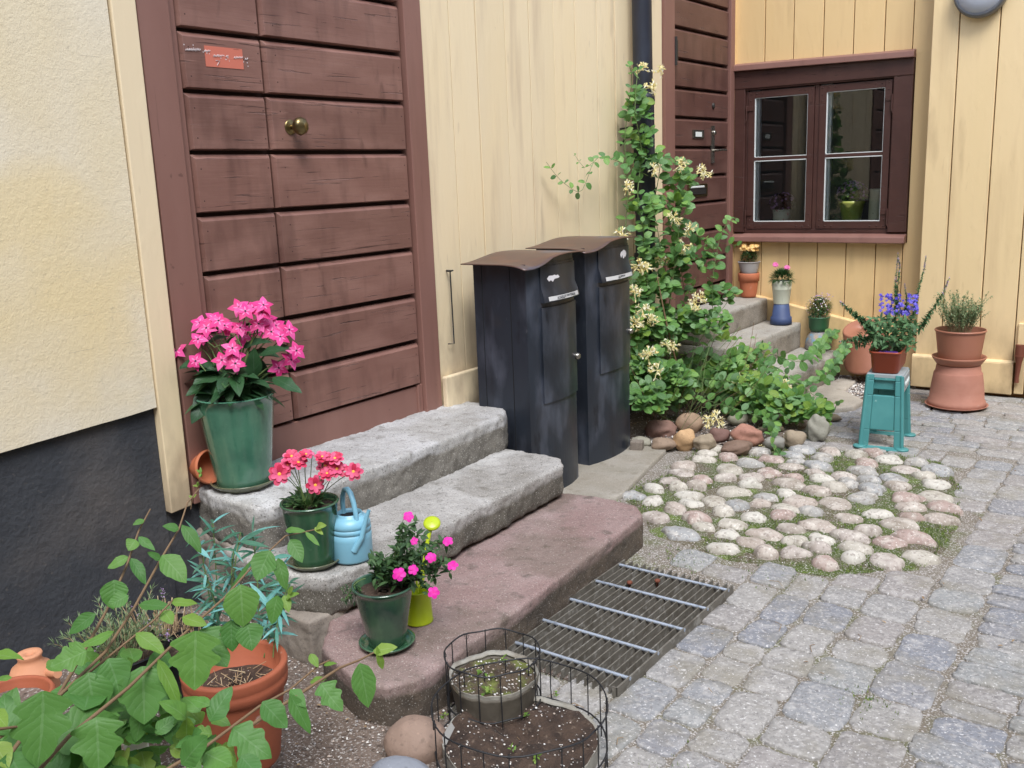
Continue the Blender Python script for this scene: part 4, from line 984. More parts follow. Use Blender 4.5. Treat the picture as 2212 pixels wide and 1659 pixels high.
LNIC = [(800, 1180, 540, 1600, 290), (700, 1150, 440, 1260, 150), (900, 1080, 1190, 1310, 300), (1270, 1050, 1240, 780, 210), (870, 1000, 540, 1110, 230), (800, 950, 560, 960, 200), (1500, 1060, 1770, 1250, 190), (1350, 760, 1640, 720, 150), (1130, 680, 1400, 640, 140), (920, 960, 1240, 1070, 180), (700, 1300, 830, 1060, 200), (560, 860, 390, 940, 110), (1480, 720, 1720, 720, 140), (1300, 1300, 1250, 1050, 200), (900, 640, 1050, 560, 120), (1560, 1150, 1440, 1080, 130), (600, 1030, 740, 880, 190), (1080, 1000, 1000, 800, 200), (1380, 1100, 1330, 850, 180), (1200, 760, 1500, 800, 150), (620, 640, 860, 580, 130)]
for i, (x0, y0, x1, y1, w) in enumerate(LNIC):
    o_ = rnd(-.10, -.03)+(.06 if i > 11 else 0)
    a = PD(329.2+x0*.1736, 630.9+y0*.1736, d0+o_+.03); b = PD(329.2+x1*.1736, 630.9+y1*.1736, d0+o_-.04)
    d = b-a; L = d.length; nn = toC(a)+V((0, 0, .9))
    lf.leaf(a, d+V((0, 0, .15*L)), nn, L*1.05, w*.1736*mpp(a), ovate, 0, 10, rnd(.12, .3), .25)
for _ in range(60):
    a = rnd(0, 6.3); r = rnd(.02, .09); c = PC+V((math.cos(a)*r, math.sin(a)*r, rnd(-.02, .10))); d = V((math.cos(a), math.sin(a), rnd(-.3, .8)))
    lf.leaf(c, d, V((0, 0, 1)), rnd(.07, .11), rnd(.035, .055), ovate, 0, 7, .2, rnd(.2, .6))
lf.build('foliage', M_lf_nic, t)
# ---- 2 mid pot, coral pink anemones
S2 = atz(680, 1216, .303); saucer('saucer', 'olive green saucer under the pot of coral pink anemones', S2, R_(S2, 120), .020, M_sauc)
S2 = S2+V((0, 0, .007)); t = thing('potted_plant', 'green glazed pot of coral pink anemones beside the light blue watering can', 'potted plant', S2); h2 = .215
r2 = R_(S2, 120); pot(t, S2, pot_prof(r2, R_(S2, 88), h2, .004, .009, 0), M_glz2); soil(t, S2, r2-.012, h2-.022); PC = S2+V((0, 0, h2)); d0 = (PC-CAM).dot(FW)
st = MB(); lf = MB()
AN = [(245, 410, 1.25), (365, 245, 1), (430, 305, 1), (505, 228, .9), (690, 340, 1.05), (800, 365, 1.1), (785, 265, 1), (590, 515, 1.1), (965, 385, 1.05), (710, 410, .95), (660, 250, .9), (320, 330, .9)]
for i, (x, y, s) in enumerate(AN):
    c = PD(548.6+x*.2232, 932.6+y*.2232, d0-.05+rnd(-.02, .03)); up = [.3, 1.3, 1.2, 1.4, .7, .6, 1.2, .0, .3, .5, 1.3, .9][i]
    ax = toC(c)+V((0, 0, up))+rdir()*.25; f = MB()
    flower(f, c, ax, .030*s, 7, .019*s, wedge, 0, 1, .25, .0, .25, .15, 5); flower(f, c+V(ax).normalized()*.002, ax, .024*s, 6, .015*s, wedge, 0, 1, .6, .2, .3, .2, 5, cz=.12); f.build('flower', [M_an, M_yc], t)
    q = PC+V((rnd(-.025, .025), rnd(-.025, .025), -.02)); st.tube(bez(q, (q+c)/2+V((rnd(-.015, .015), rnd(-.015, .015), .03)), c-V(ax).normalized()*.004), .0016, 6)
for (x, y) in ((225, 320), (565, 215), (718, 212), (880, 330)):
    c = PD(548.6+x*.2232, 932.6+y*.2232, d0-.04); f = MB(); f.rock(c, .008, .008, .007, x, 0, 2, .1); f.build('bud', M_an, t); st.tube(bez(PC-V((0, 0, .02)), (PC+c)/2+V((0, 0, .02)), c), .0013, 6)
st.build('stems', M_stem, t)
for _ in range(60):
    a = rnd(0, 6.3); r = rnd(.01, .05); c = PC+V((math.cos(a)*r, math.sin(a)*r, rnd(-.02, .0))); d = V((math.cos(a)*.8, math.sin(a)*.8, rnd(.3, 1.4)))
    lf.leaf(c, d, V((0, 0, 1))-d*.4, rnd(.03, .065), rnd(.012, .022), lobed, 0, 9, .3, .3)
lf.build('foliage', M_lf_dk, t)
# ---- blue watering can
CB = atz(762, 1203, .306); can = thing('watering_can', 'light blue watering can with arched handle on the middle step', 'watering can', CB); rr = R_(CB, 90)
M_cb = mk('light_blue_plastic', srgb(128, 182, 204), .38, layers=[(srgb(112, 166, 190), 4, .5, .75, .5)], bumps=[(150, .15, .001)])
mb = MB(); hc = .150
mb.lathe([(.001, .0), (rr*.93, 0), (rr*.97, .006), (rr*.985, hc*.5), (rr*.985, hc*.64), (rr*.965, hc*.645), (rr*.965, hc*.655), (rr*.985, hc*.66), (rr*.98, hc*.76), (rr*.96, hc*.765), (rr*.96, hc*.775), (rr*.975, hc*.78), (rr*.96, hc*.86), (rr*.88, hc*.94), (rr*.74, hc*1.0), (rr*.60, hc*1.03), (rr*.60, hc*1.08), (rr*.575, hc*1.08), (rr*.57, hc*.98)], CB, 44)
mb.build('body', M_cb, can)
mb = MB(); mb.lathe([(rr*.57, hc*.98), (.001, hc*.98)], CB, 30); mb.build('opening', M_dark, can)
HF = V((.96, -.28, 0)).normalized()   # handle plane
def cp(a, z): return CB+HF*a+V((0, 0, z))
mb = MB(); mb.tube([cp(-.042, hc*.98), cp(-.044, hc*1.22), cp(-.038, hc*1.42), cp(-.022, hc*1.57), cp(0.000, hc*1.62), cp(.022, hc*1.55), cp(.038, hc*1.36), cp(.047, hc*1.12), cp(.052, hc*.82)], [.008, .0085, .009, .0095, .0095, .0095, .009, .0085, .008], 10); mb.build('handle', M_cb, can)
sp0 = PD(765, 1190, (CB-CAM).dot(FW)-rr*.98); sp1 = PD(782, 1160, (CB-CAM).dot(FW)-rr*1.15); sp2 = PD(791, 1120, (CB-CAM).dot(FW)-rr*1.2); sp3 = PD(797, 1102, (CB-CAM).dot(FW)-rr*1.3)
mb = MB(); mb.tube([sp0, (sp0*1.2+sp1*.8)/2, sp1, sp2, sp3], [.013, .011, .009, .0075, .006], 12, 0, False); mb.build('spout', M_cb, can)
mb = MB(); q = PD(760, 1165, (CB-CAM).dot(FW)-rr*.9); mb.tube([q, (q+sp1)/2, sp1], .004, 8); mb.build('spout_brace', M_cb, can)
# ---- 3 dark green pot with magenta petunias
S3 = atz(837, 1392, .15); saucer('saucer', 'green saucer under the dark pot of magenta petunias on the red step', S3, R_(S3, 122), .018, M_glz2)
S3 = S3+V((0, 0, .006)); t = thing('potted_plant', 'dark green glazed pot of trailing magenta petunias on the red bottom step', 'potted plant', S3); h3 = .198; r3 = R_(S3, 130)
pot(t, S3, pot_prof(r3, R_(S3, 78), h3, .004, .008), M_glz3); soil(t, S3, r3-.01, h3-.025); PC = S3+V((0, 0, h3)); d0 = (PC-CAM).dot(FW)
st = MB(); lf = MB(); zx = lambda x, y, o_=0: PD(548.6+x*.2232, 932.6+y*.2232, d0+o_)
PS = [((1250, 1440), (1300, 1250), (1200, 1180)), ((1300, 1440), (1350, 1200), (1480, 1080)), ((1250, 1430), (1380, 1050), (1560, 880)), ((1330, 1440), (1560, 1180), (1740, 1150)), ((1350, 1440), (1700, 1250), (1900, 1360)), ((1300, 1440), (1600, 1300), (1750, 1420)), ((1300, 1430), (1420, 1000), (1440, 900)), ((1280, 1430), (1180, 1300), (1130, 1240)), ((1330, 1430), (1500, 1350), (1540, 1450)), ((1350, 1430), (1620, 1000), (1860, 1090)), ((1250, 1430), (1480, 950), (1640, 1010)), ((1300, 1430), (1700, 1350), (1690, 1560)), ((1280, 1420), (1330, 1280), (1400, 1290)), ((1300, 1430), (1560, 1080), (1600, 1230)), ((1340, 1430), (1700, 1200), (1870, 1280))]
for (a, b, c) in PS:
    o_ = rnd(-.07, .03); P = bez(zx(*a, 0), zx(*b, o_*.6), zx(*c, o_), 12); st.tube(P, .0016, 5)
    for i in range(3, 13):
        for _ in range(4):
            lf.leaf(P[i]+rdir()*.004, rdir(.25), V((0, 0, 1))+toC(P[i])*.5, rnd(.016, .032), rnd(.008, .014), ovate, 0, 4, .2, .3)
for _ in range(230):
    c = zx(rnd(1150, 1560), rnd(1220, 1480), rnd(-.06, .05)); lf.leaf(c, rdir(.3), V((0, 0, 1)), rnd(.018, .036), rnd(.01, .018), ovate, 0, 4, .2, .3)
for _ in range(80):   # wilted side shoot hanging over the rim
    c = zx(rnd(860, 1050), rnd(1480, 1640), rnd(-.03, .03)); lf.leaf(c, rdir(-.2), V((0, 0, 1)), rnd(.01, .02), rnd(.004, .008), ovate, 0, 3, .3, .4)
st.tube(bez(zx(1080, 1420), zx(960, 1440), zx(900, 1620)), .0015, 5); st.build('stems', M_stem, t); lf.build('foliage', M_lf_pet, t)
for (x, y, s) in [(1495, 820, 1), (1550, 1060, .7), (1875, 1060, 1), (1715, 1218, 1), (1540, 1335, .95), (1405, 1378, 1.25), (1922, 1295, 1), (1740, 1555, 1.05)]:
    c = zx(x, y, -.075 if x < 1860 else -.04); f = MB(); flower(f, c, toC(c)+V((rnd(-.3, .3), 0, rnd(.1, .8))), .0165*s, 5, .0150*s, wedge, 0, 1, .15, .16, .25, .35, 5); f.build('flower', [M_mag, M_pk], t)
# ---- lime watering can behind
LB = atz(905, 1340, .149); can = thing('watering_can', 'lime green metal watering can behind the petunia pot', 'watering can', LB); M_lm = mk('lime_enamel', srgb(172, 190, 34), .32, layers=[(srgb(150, 170, 30), 5, .5, .75, .4)])
rl = R_(LB, 62); mb = MB(); mb.lathe([(.001, 0), (rl, 0), (rl+.001, .003), (rl-.001, .006), (rl*.94, .06), (rl*.9, .105), (rl*.93, .108), (rl*.9, .11), (rl*.88, .108), (rl*.88, .05)], LB, 36); mb.build('body', M_lm, can)
dl = (LB-CAM).dot(FW); a = PD(915, 1230, dl-.0); b = PD(924, 1168, dl+.0); c = PD(933, 1130, dl+.01)
mb = MB(); mb.tube([PD(908, 1270, dl-.02), a, b, PD(930, 1142, dl+.01)], [.009, .008, .007, .007], 10); mb.build('spout', M_lm, can)
mb = MB(); Rk = (toC(c)+V((0, 0, 1.1))).to_track_quat('Z', 'Y').to_matrix(); mb.lathe([(.006, -.03), (.027, -.006), (.0285, -.002), (.028, .002), (.020, .006), (.001, .008)], c, 28, 0, Rk); mb.build('rose', M_lm, can)
mb = MB(); mb.tube([LB+V((-.03, .02, .1)), LB+V((-.045, .03, .15)), LB+V((-.02, .01, .175)), LB+V((.01, -.01, .165)), LB+V((.02, -.02, .11))], .004, 8); mb.build('handle', M_lm, can)
# ---- small terracotta pot lying behind the big one
p = atz(462, 1012, .50); p = PD(462, 1006, (p-CAM).dot(FW)+.02); Rk = Matrix.Rotation(math.radians(78), 3, 'Y') @ Matrix.Rotation(.4, 3, 'X'); Rk = (V((.35, -.9, .12))).to_track_quat('Z', 'Y').to_matrix()
ax_ = V((.80, .05, .12)).normalized(); Rk = ax_.to_track_quat('Z', 'Y').to_matrix(); mp_ = PD(456, 1008, (V((-2.90, 2.05, .52))-CAM).dot(FW)); p = mp_-ax_*.085
t = thing('terracotta_pot', 'small terracotta pot lying on its side behind the big light green pot', 'pot', p); pot(t, p, pot_prof(.060, .040, .085, .004, .006, .02), M_ter2, R=Rk); print('lying pot', p)
# ---- large terracotta pot, front left
dT = 2.24; rim = PD(505, 1432, dT); RR = R_(rim, 226); TH = .255; S = rim-V((0, 0, TH))
t = thing('terracotta_pot', 'large terracotta pot with a banded rim and only dry stalks in it', 'pot', (S.x, S.y, max(.012, S.z)))
pr = [(.001, 0), (RR*.66, 0), (RR*.70, .01), (RR*.90, TH-.062), (RR*.905, TH-.06), (RR*.97, TH-.056), (RR*.985, TH-.035), (RR*.965, TH-.031), (RR*.975, TH-.027), (RR, TH-.006), (RR-.002, TH), (RR-.014, TH), (RR-.017, TH-.005), (RR*.83, TH-.09), (.001, TH-.095)]
pot(t, S, pr, M_ter, n=64); soil(t, S, RR*.87, TH-.062, M_soil, .012)
mb = MB()
for _ in range(60):
    a, r = rnd(0, 6.3), rnd(0, RR*.7); c = S+V((r*math.cos(a), r*math.sin(a), TH-.055)); d = rdir(.15); mb.tube([c, c+d*rnd(.01, .04)], .0009, 4)
mb.build('dry_stalks', M_tan, t)
# ---- black nursery pots with dried stems and lavender
def blackpot(u, v, d, r, h, lab):
    c = PD(u, v, d); t = thing('nursery_pot', lab, 'nursery pot', (c.x, c.y, c.z-h)); pot(t, V((c.x, c.y, c.z-h)), pot_prof(r, r*.75, h, .002, .003), M_blk); soil(t, V((c.x, c.y, c.z-h)), r-.004, h-.02); return t, c
t, c = blackpot(352, 1362, 2.62, .105, .19, 'black plastic nursery pot with dry cut stalks against the tarred plinth')
mb = MB()
for _ in range(90):
    a, r = rnd(0, 6.3), rnd(0, .08); b = c+V((r*math.cos(a), r*math.sin(a), -.02)); e = b+V((math.cos(a)*rnd(0, .05), math.sin(a)*rnd(0, .05), rnd(.03, .10))); mb.tube(bez(b, (b+e)/2+rdir()*.01, e, 4), .0013, 4)
mb.build('dry_stalks', M_tan, t)
t, c = blackpot(425, 1385, 2.42, .085, .19, 'black plastic nursery pot in front, beside the large terracotta pot')
mb = MB()
for _ in range(40):
    a, r = rnd(0, 6.3), rnd(0, .06); b = c+V((r*math.cos(a), r*math.sin(a), -.02)); e = b+V((math.cos(a)*rnd(0, .04), math.sin(a)*rnd(0, .04), rnd(.02, .07))); mb.tube(bez(b, (b+e)/2+rdir()*.01, e, 4), .0012, 4)
mb.build('dry_stalks', M_tan, t)
t, c = blackpot(262, 1400, 2.3, .10, .17, 'nursery pot of faded lavender in front of the black plinth')
mb = MB(); fb = MB(); sb = MB()
for _ in range(70):
    a, r = rnd(0, 6.3), rnd(0, .09); b = c+V((r*math.cos(a), r*math.sin(a), -.02)); e = b+V((math.cos(a)*rnd(.01, .07), math.sin(a)*rnd(.01, .07), rnd(.03, .12))); P = bez(b, (b+e)/2+V((0, 0, .02)), e, 6); sb.tube(P, .0006, 4)
    for p in P[1:]:
        for _ in range(6): mb.leaf(p, (e-b).normalized()+rdir()*.6, V((0, 0, 1)), rnd(.012, .026), .0025, lance, 0, 2, .1, .2)
    if random.random() < .2:
        fb = MB()
        for q in range(22): fb.leaf(e+V((0, 0, q*.0012)), rdir(.4), V((0, 0, 1)), .008, .005, ovate, random.choice((0, 0, 1)), 2, .2, .2)
        fb.build('flower_spike', [M_lf_gry, M_lil], t)
mb.build('foliage', M_lf_gry, t); sb.build('stems', M_tan, t)
# ---- teal leaved plant between black pots and steps
c = PD(520, 1370, 2.38); c.z = .02; t = thing('bamboo_like_plant', 'plant with narrow teal and turquoise leaves in front of the step ends', 'plant', c)
mb = MB(); sb = MB()
for (x0, y0, x1, y1, d) in [(470, 1340, 430, 1160, 2.45), (475, 1345, 460, 1130, 2.5), (500, 1350, 520, 1150, 2.42), (505, 1350, 505, 1190, 2.35), (560, 1360, 545, 1150, 2.40), (570, 1360, 600, 1220, 2.34), (590, 1360, 625, 1260, 2.3), (480, 1340, 445, 1240, 2.4), (560, 1350, 590, 1280, 2.42)]:
    a = PD(x0, y0+60, d); b = PD(x1, y1, d); P = bez(a, (a+b)/2+rdir()*.02, b, 12); sb.tube(P, .0018, 5)
    for i in range(3, 13):
        for _ in range(3):
            dd = V((rnd(-1, 1), rnd(-1, 1), rnd(-.5, .9))).normalized(); mb.leaf(P[i], dd, V((0, 0, 1))+toC(P[i])*.6, rnd(.035, .07), rnd(.006, .011), lance, 0, 4, .25, .3)
for (x0, y0, x1, y1, d) in [(520, 1170, 570, 1140, 2.4), (520, 1170, 580, 1178, 2.38), (590, 1205, 630, 1198, 2.35), (590, 1290, 640, 1300, 2.3), (420, 1180, 455, 1205, 2.4), (540, 1260, 600, 1330, 2.3), (560, 1320, 615, 1250, 2.3)]:
    a = PD(x0, y0, d); b = PD(x1, y1, d-.02); mb.leaf(a, b-a, V((0, 0, 1))+toC(a), (b-a).length, .016, lance, 0, 6, .2, .1)
sb.build('stems', M_stem, t); mb.build('foliage', M_lf_teal, t)
# ---- terracotta jug standing in a wide terracotta pot, left edge
dj = 1.98; jc = PD(66, 1432, dj); rj = R_(jc, 100)
t = thing('terracotta_jug', 'round bellied terracotta jar with a small mouth at the left edge', 'jar', jc-V((0, 0, .115))); JB = jc-V((0, 0, .115))
mb = MB(); mb.lathe([(.001, 0), (rj*.75, 0), (rj*.9, .02), (rj*1.03, .055), (rj*.98, .085), (rj*.78, .108), (rj*.5, .118), (rj*.47, .128), (rj*.53, .134), (rj*.50, .138), (rj*.2, .136), (rj*.15, .13), (.001, .12)], JB, 40, 0, None, .004); mb.build('body', M_ter4, t)
mb = MB(); b = PD(104, 1452, dj); mb.tube([b, PD(125, 1456, dj-.03)], [.012, .009], 10, 0); mb.build('spout', M_ter4, t)
d2_ = 1.85; rc = PD(20, 1502, d2_); r_ = R_(rc, 170); hh = .2; B_ = rc-V((0, 0, hh)); t = thing('terracotta_pot', 'wide terracotta pot cut off by the left edge, under the round jar', 'pot', B_); pot(t, B_, pot_prof(r_, r_*.7, hh, .003, .009, .03), M_ter); soil(t, B_, r_-.012, hh-.02, M_dirt)
rc = PD(10, 1600, 1.55); t = thing('terracotta_pot', 'terracotta pot in the bottom left corner behind the shrub', 'pot', rc-V((0, 0, .16))); pot(t, rc-V((0, 0, .16)), pot_prof(.062, .045, .16, .003, .007, .03), M_ter2)
# white stake
a = PD(300, 1659, 1.62); b = PD(290, 1590, 1.62); t = thing('wooden_stake', 'whitish flat wooden stake among the shrub leaves at the bottom', 'stake', a); mb = MB(); m_ = (a+b)/2; mb.hexa([(a.x-.02, a.y-.01, a.z-.1), (a.x+.02, a.y+.01, a.z-.1), (a.x+.018, a.y+.014, a.z-.1), (a.x-.022, a.y-.006, a.z-.1)], [(b.x-.02, b.y-.01, b.z), (b.x+.02, b.y+.01, b.z), (b.x+.018, b.y+.014, b.z), (b.x-.022, b.y-.006, b.z)]); mb.build('board', mk('grey_white_wood', srgb(190, 192, 180), .8), t)
# ================================================================== RIGHT-HAND PLANTS ON STEPS
# terracotta pot with the grey pot of apricot daisies
p = atz(1617, 641, .583); t = thing('terracotta_pot', 'orange terracotta pot on the top granite step, holding a grey pot', 'pot', p); k_ = mpp(p)
TH = 52*k_; pot(t, p, pot_prof(22*k_, 15.5*k_, TH, .0, .006, 18*k_), M_ter2); q = p+V((0, 0, TH-.01))
t = thing('potted_plant', 'grey pot of apricot yellow daisies stuck into the orange terracotta pot', 'potted plant', q); pot(t, q, pot_prof(23*k_, 16*k_, 27*k_, .003, .005), mk('grey_zinc', srgb(168, 164, 162), .6, layers=[(srgb(146, 140, 138), 12, .5, .7, .5)])); soil(t, q, 21*k_, 23*k_)
PC = q+V((0, 0, 27*k_)); lf = MB(); fl = MB()
for _ in range(420):
    d = rdir(.6); c = PC+V((d.x*.055, d.y*.055, .03+d.z*.05))*1; lf.leaf(c, rdir(.5), V((0, 0, 1)), rnd(.018, .030), rnd(.007, .011), lance, 0, 2, .2, .2)
for i in range(26):
    c = PC+V((rnd(-.055, .065), rnd(-.05, .05), rnd(.085, .13))); f = MB(); flower(f, c, toC(c)*.5+V((0, 0, .8))+rdir()*.4, .022, 10, .009, petal, 0, 1, .1, .2, .05, .3, 3); f.build('flower', [M_orp, M_yc], t)
lf.build('foliage', M_lf_dk, t)
p = atz(1583, 625, .585); t = thing('small_pot', 'tiny purple pot with a withered plant behind the orange terracotta pot', 'pot', p); pot(t, p, pot_prof(.04, .028, .06, .0, .004), mk('purple_plastic', srgb(62, 26, 96), .35)); mb = MB()
for _ in range(14): d = rdir(.8); mb.tube([p+V((0, 0, .05)), p+V((0, 0, .06))+d*.05], .001, 4)
mb.build('dry_stalks', M_tan, t)
# lace vase on blue upturned pot
p = atz(1687, 699, .41); k_ = mpp(p); t = thing('upturned_pot', 'dark blue painted pot standing upside down on the second granite step', 'pot', p)
M_blp = mk('blue_paint', srgb(54, 70, 108), .6, layers=[(srgb(74, 94, 134), 9, .45, .7, .6), (srgb(150, 86, 72), (14, 14, 30), .66, .74, .6)])
mb = MB(); Hh = 43*k_; mb.lathe([(.001, .002), (21*k_, 0), (23*k_, .002), (22*k_, 15*k_), (19.5*k_, 16*k_), (16*k_, Hh), (15*k_, Hh+.002), (.001, Hh+.002)], p, 40); mb.build('pot', M_blp, t)
q = p+V((0, 0, Hh+.003)); t = thing('potted_plant', 'cream lace edged vase of pink carnations on the blue upturned pot', 'potted plant', q); M_lace = mk('cream_enamel', srgb(210, 214, 196), .5, layers=[(srgb(150, 150, 136), (30, 30, 10), .6, .7, .3)])
mb = MB(); Hv = 50*k_; prf = [(.001, 0), (16*k_, 0), (16.5*k_, .004), (19.5*k_, Hv*.62), (20*k_, Hv*.63), (19.8*k_, Hv*.65)]
n = 64; rows = [(19.8*k_, Hv*.65), (20.3*k_, Hv*.8), (20.8*k_, Hv*.97)]
mb.lathe(prf, q, 40); F = []
for j in range(4):
    for k in range(n):
        a = 2*math.pi*k/n; z = Hv*(.65+.107*j)+(abs(math.sin(a*6))*.006 if j == 3 else 0); r = (19.8+.35*j)*k_; F.append(q+V((r*math.cos(a), r*math.sin(a), z)))
mb.add(F, [(j*n+k, j*n+(k+1) % n, (j+1)*n+(k+1) % n, (j+1)*n+k) for j in range(3) for k in range(n)], 0, True); mb.build('vase', M_lace, t)
mb = MB()       # pierced lace medallions
for k in range(12):
    a = 2*math.pi*(k+.5)/12; c = q+V((20.5*k_*math.cos(a), 20.5*k_*math.sin(a), Hv*.82)); nn = V((math.cos(a), math.sin(a), 0)); tt = V((-nn.y, nn.x, 0))
    for j in range(9):
        b = 2*math.pi*j/9; e = c+(tt*math.cos(b)+V((0, 0, 1))*math.sin(b))*.0085+nn*.0012; mb.lathe([(.0015, 0), (.001, .0004), (.0001, .0005)], e, 6, 0, nn.to_track_quat('Z', 'Y').to_matrix())
    mb.lathe([(.0024, 0), (.001, .0004), (.0001, .0005)], c+nn*.001, 6, 0, nn.to_track_quat('Z', 'Y').to_matrix())
mb.build('lace_holes', M_dkc, t)
soil(t, q, 18*k_, Hv*.85); PC = q+V((0, 0, Hv*.9)); lf = MB(); fl = MB()
for _ in range(480):
    d = rdir(.9); c = PC+V((d.x*.04, d.y*.04, .012)); lf.leaf(c+V((d.x*.02, d.y*.02, abs(d.z)*.055)), d+rdir()*.5, V((0, 0, 1)), rnd(.035, .06), rnd(.006, .009), lance, 0, 3, .2, rnd(.1, .5))
for (u, v) in ((1675, 573), (1700, 579)):
    c = PD(u, v, (PC-CAM).dot(FW)-.02); 
    f = MB()
    for _ in range(3): flower(f, c, toC(c)+V((0, 0, .8)), .022, 8, .013, wedge, 0, 1, .2+_*.3, .2, .1, .1, 3)
    f.build('flower', [M_pkl, M_pk], t)
lf.build('foliage', M_lf_dk, t)
# green pot on the mosaic pot
p = atz(1767, 753, .216); k_ = mpp(p); t = thing('mosaic_pot', 'upside down pot with worn painted zigzags on the lowest granite step', 'pot', p)
M_mos = mk('worn_painted_clay', srgb(142, 138, 132), .7, layers=[(srgb(96, 148, 178), (16, 16, 14), .52, .6, .8), (srgb(196, 148, 100), (12, 12, 22), .56, .66, .8), (srgb(112, 98, 124), 15, .58, .68, .7), (srgb(176, 168, 156), 40, .55, .7, .4)], bumps=[(60, .4, .003)])
mb = MB(); Hh = 38*k_; mb.lathe([(.001, .0), (25*k_, 0), (27*k_, .004), (28*k_, .01), (27*k_, Hh*.42), (24*k_, Hh*.66), (18*k_, Hh*.92), (15*k_, Hh), (.001, Hh)], p, 36, 0, None, .01); mb.build('pot', M_mos, t)
q = p+V((0, 0, Hh+.001)); t = thing('potted_plant', 'dark green pot with a ball of tiny white flowers on the mosaic pot', 'potted plant', q)
pot(t, q, [(.001, 0), (15*k_, 0), (18*k_, .008), (20.5*k_, .03), (21.5*k_, 28*k_), (23*k_, 30*k_), (23*k_, 32*k_), (21*k_, 32*k_), (20.5*k_, 20*k_), (.001, 20*k_)], M_grn); soil(t, q, 20*k_, 27*k_)
PC = q+V((0, 0, 52*k_)); lf = MB(); fl = MB()
for _ in range(700):
    d = rdir(); c = PC+V((d.x*.085, d.y*.085, d.z*.075))*rnd(.4, 1); lf.leaf(c, d+rdir()*.5, V((0, 0, 1)), rnd(.014, .026), rnd(.006, .011), ovate, 0, 3, .2, .3)
for _ in range(110):
    d = rdir(.2); c = PC+V((d.x*.095, d.y*.095, d.z*.085)); flower(fl, c, d, rnd(.004, .007), 4, .005, petal, random.choice((0, 0, 1)), 2, .3, .2, 0, 0, 2)
for _ in range(26):
    c = PC+V((rnd(-.02, .09), rnd(-.07, .07), rnd(.05, .10))); flower(fl, c, V((0, 0, 1))+rdir()*.5, .009, 5, .005, petal, 1, 2, .5, 0, 0, 0, 2)
lf.build('foliage', M_lf_dk, t); fl.build('flowers', [M_wpt, M_lil, M_yc], t, kind='stuff')
# tilted big plastic pot against the wall
p = ony(1868, 742, 6.80); t = thing('plastic_pot', 'large brown plastic pot tipped upside down against the window wall', 'pot', p); Rk = V((-.12, -.42, 1)).to_track_quat('Z', 'Y').to_matrix(); k_ = mpp(p)
mb = MB(); mb.lathe([(.16, -.16), (.168, -.155), (.168, -.135), (.158, -.13), (.128, .125), (.122, .132), (.110, .128), (.10, .124), (.014, .124), (.012, .10)], p, 44, 0, Rk); mb.build('pot', M_plt, t)
# right stack
p = atz(2065, 877, .012); k_ = mpp(p); saucer('saucer', 'terracotta saucer on the paving under the upturned pot at the right', p, 63*k_, .018, M_ter3); p = p+V((0, 0, .008)); Hh = 90*k_
t = thing('upturned_pot', 'pinkish ribbed terracotta pot upside down beside the yellow board wall', 'pot', p)
mb = MB(); mb.lathe([(56*k_, 0), (58*k_, .003), (57*k_, 12*k_), (54.5*k_, 14*k_), (53*k_, 36*k_), (52.5*k_, 38*k_), (51*k_, 52*k_), (48*k_, 72*k_), (47*k_, 73.5*k_), (45.5*k_, 74*k_), (43.5*k_, Hh-.006), (42*k_, Hh), (.001, Hh)], p, 56); mb.build('pot', M_ter3, t)
q = p+V((0, 0, Hh+.002)); saucer('saucer', 'brown plastic saucer between the upturned pot and the pot of thyme', q, 54*k_, .05, M_plt); q = q+V((0, 0, .009))
t = thing('potted_plant', 'brown plastic pot of wispy grey green thyme at the right', 'potted plant', q); Hh = 72*k_
pot(t, q, pot_prof(49*k_, 40*k_, Hh, .004, .006, .014), M_plt); soil(t, q, 44*k_, Hh-.05); PC = q+V((0, 0, Hh-.04)); lf = MB(); sb = MB()
for i in range(130):
    a = rnd(0, 6.3); r = rnd(0, .07); b = PC+V((r*math.cos(a)-.01, r*math.sin(a), 0)); e = b+V((math.cos(a)*rnd(0, .13), math.sin(a)*rnd(0, .13), rnd(.13, .27))); P = bez(b, (b+e)/2+V((0, 0, .04))+rdir()*.02, e, 9); sb.tube(P, .0007, 4)
    for pp in P[3:]:
        for _ in range(6): lf.leaf(pp+rdir()*.006, rdir(.3), V((0, 0, 1)), rnd(.009, .017), rnd(.005, .008), ovate, 0, 2, .1, .1)
sb.build('stems', mk('thyme_stem', srgb(150, 146, 110), .8), t); lf.build('foliage', M_lf_gry, t)
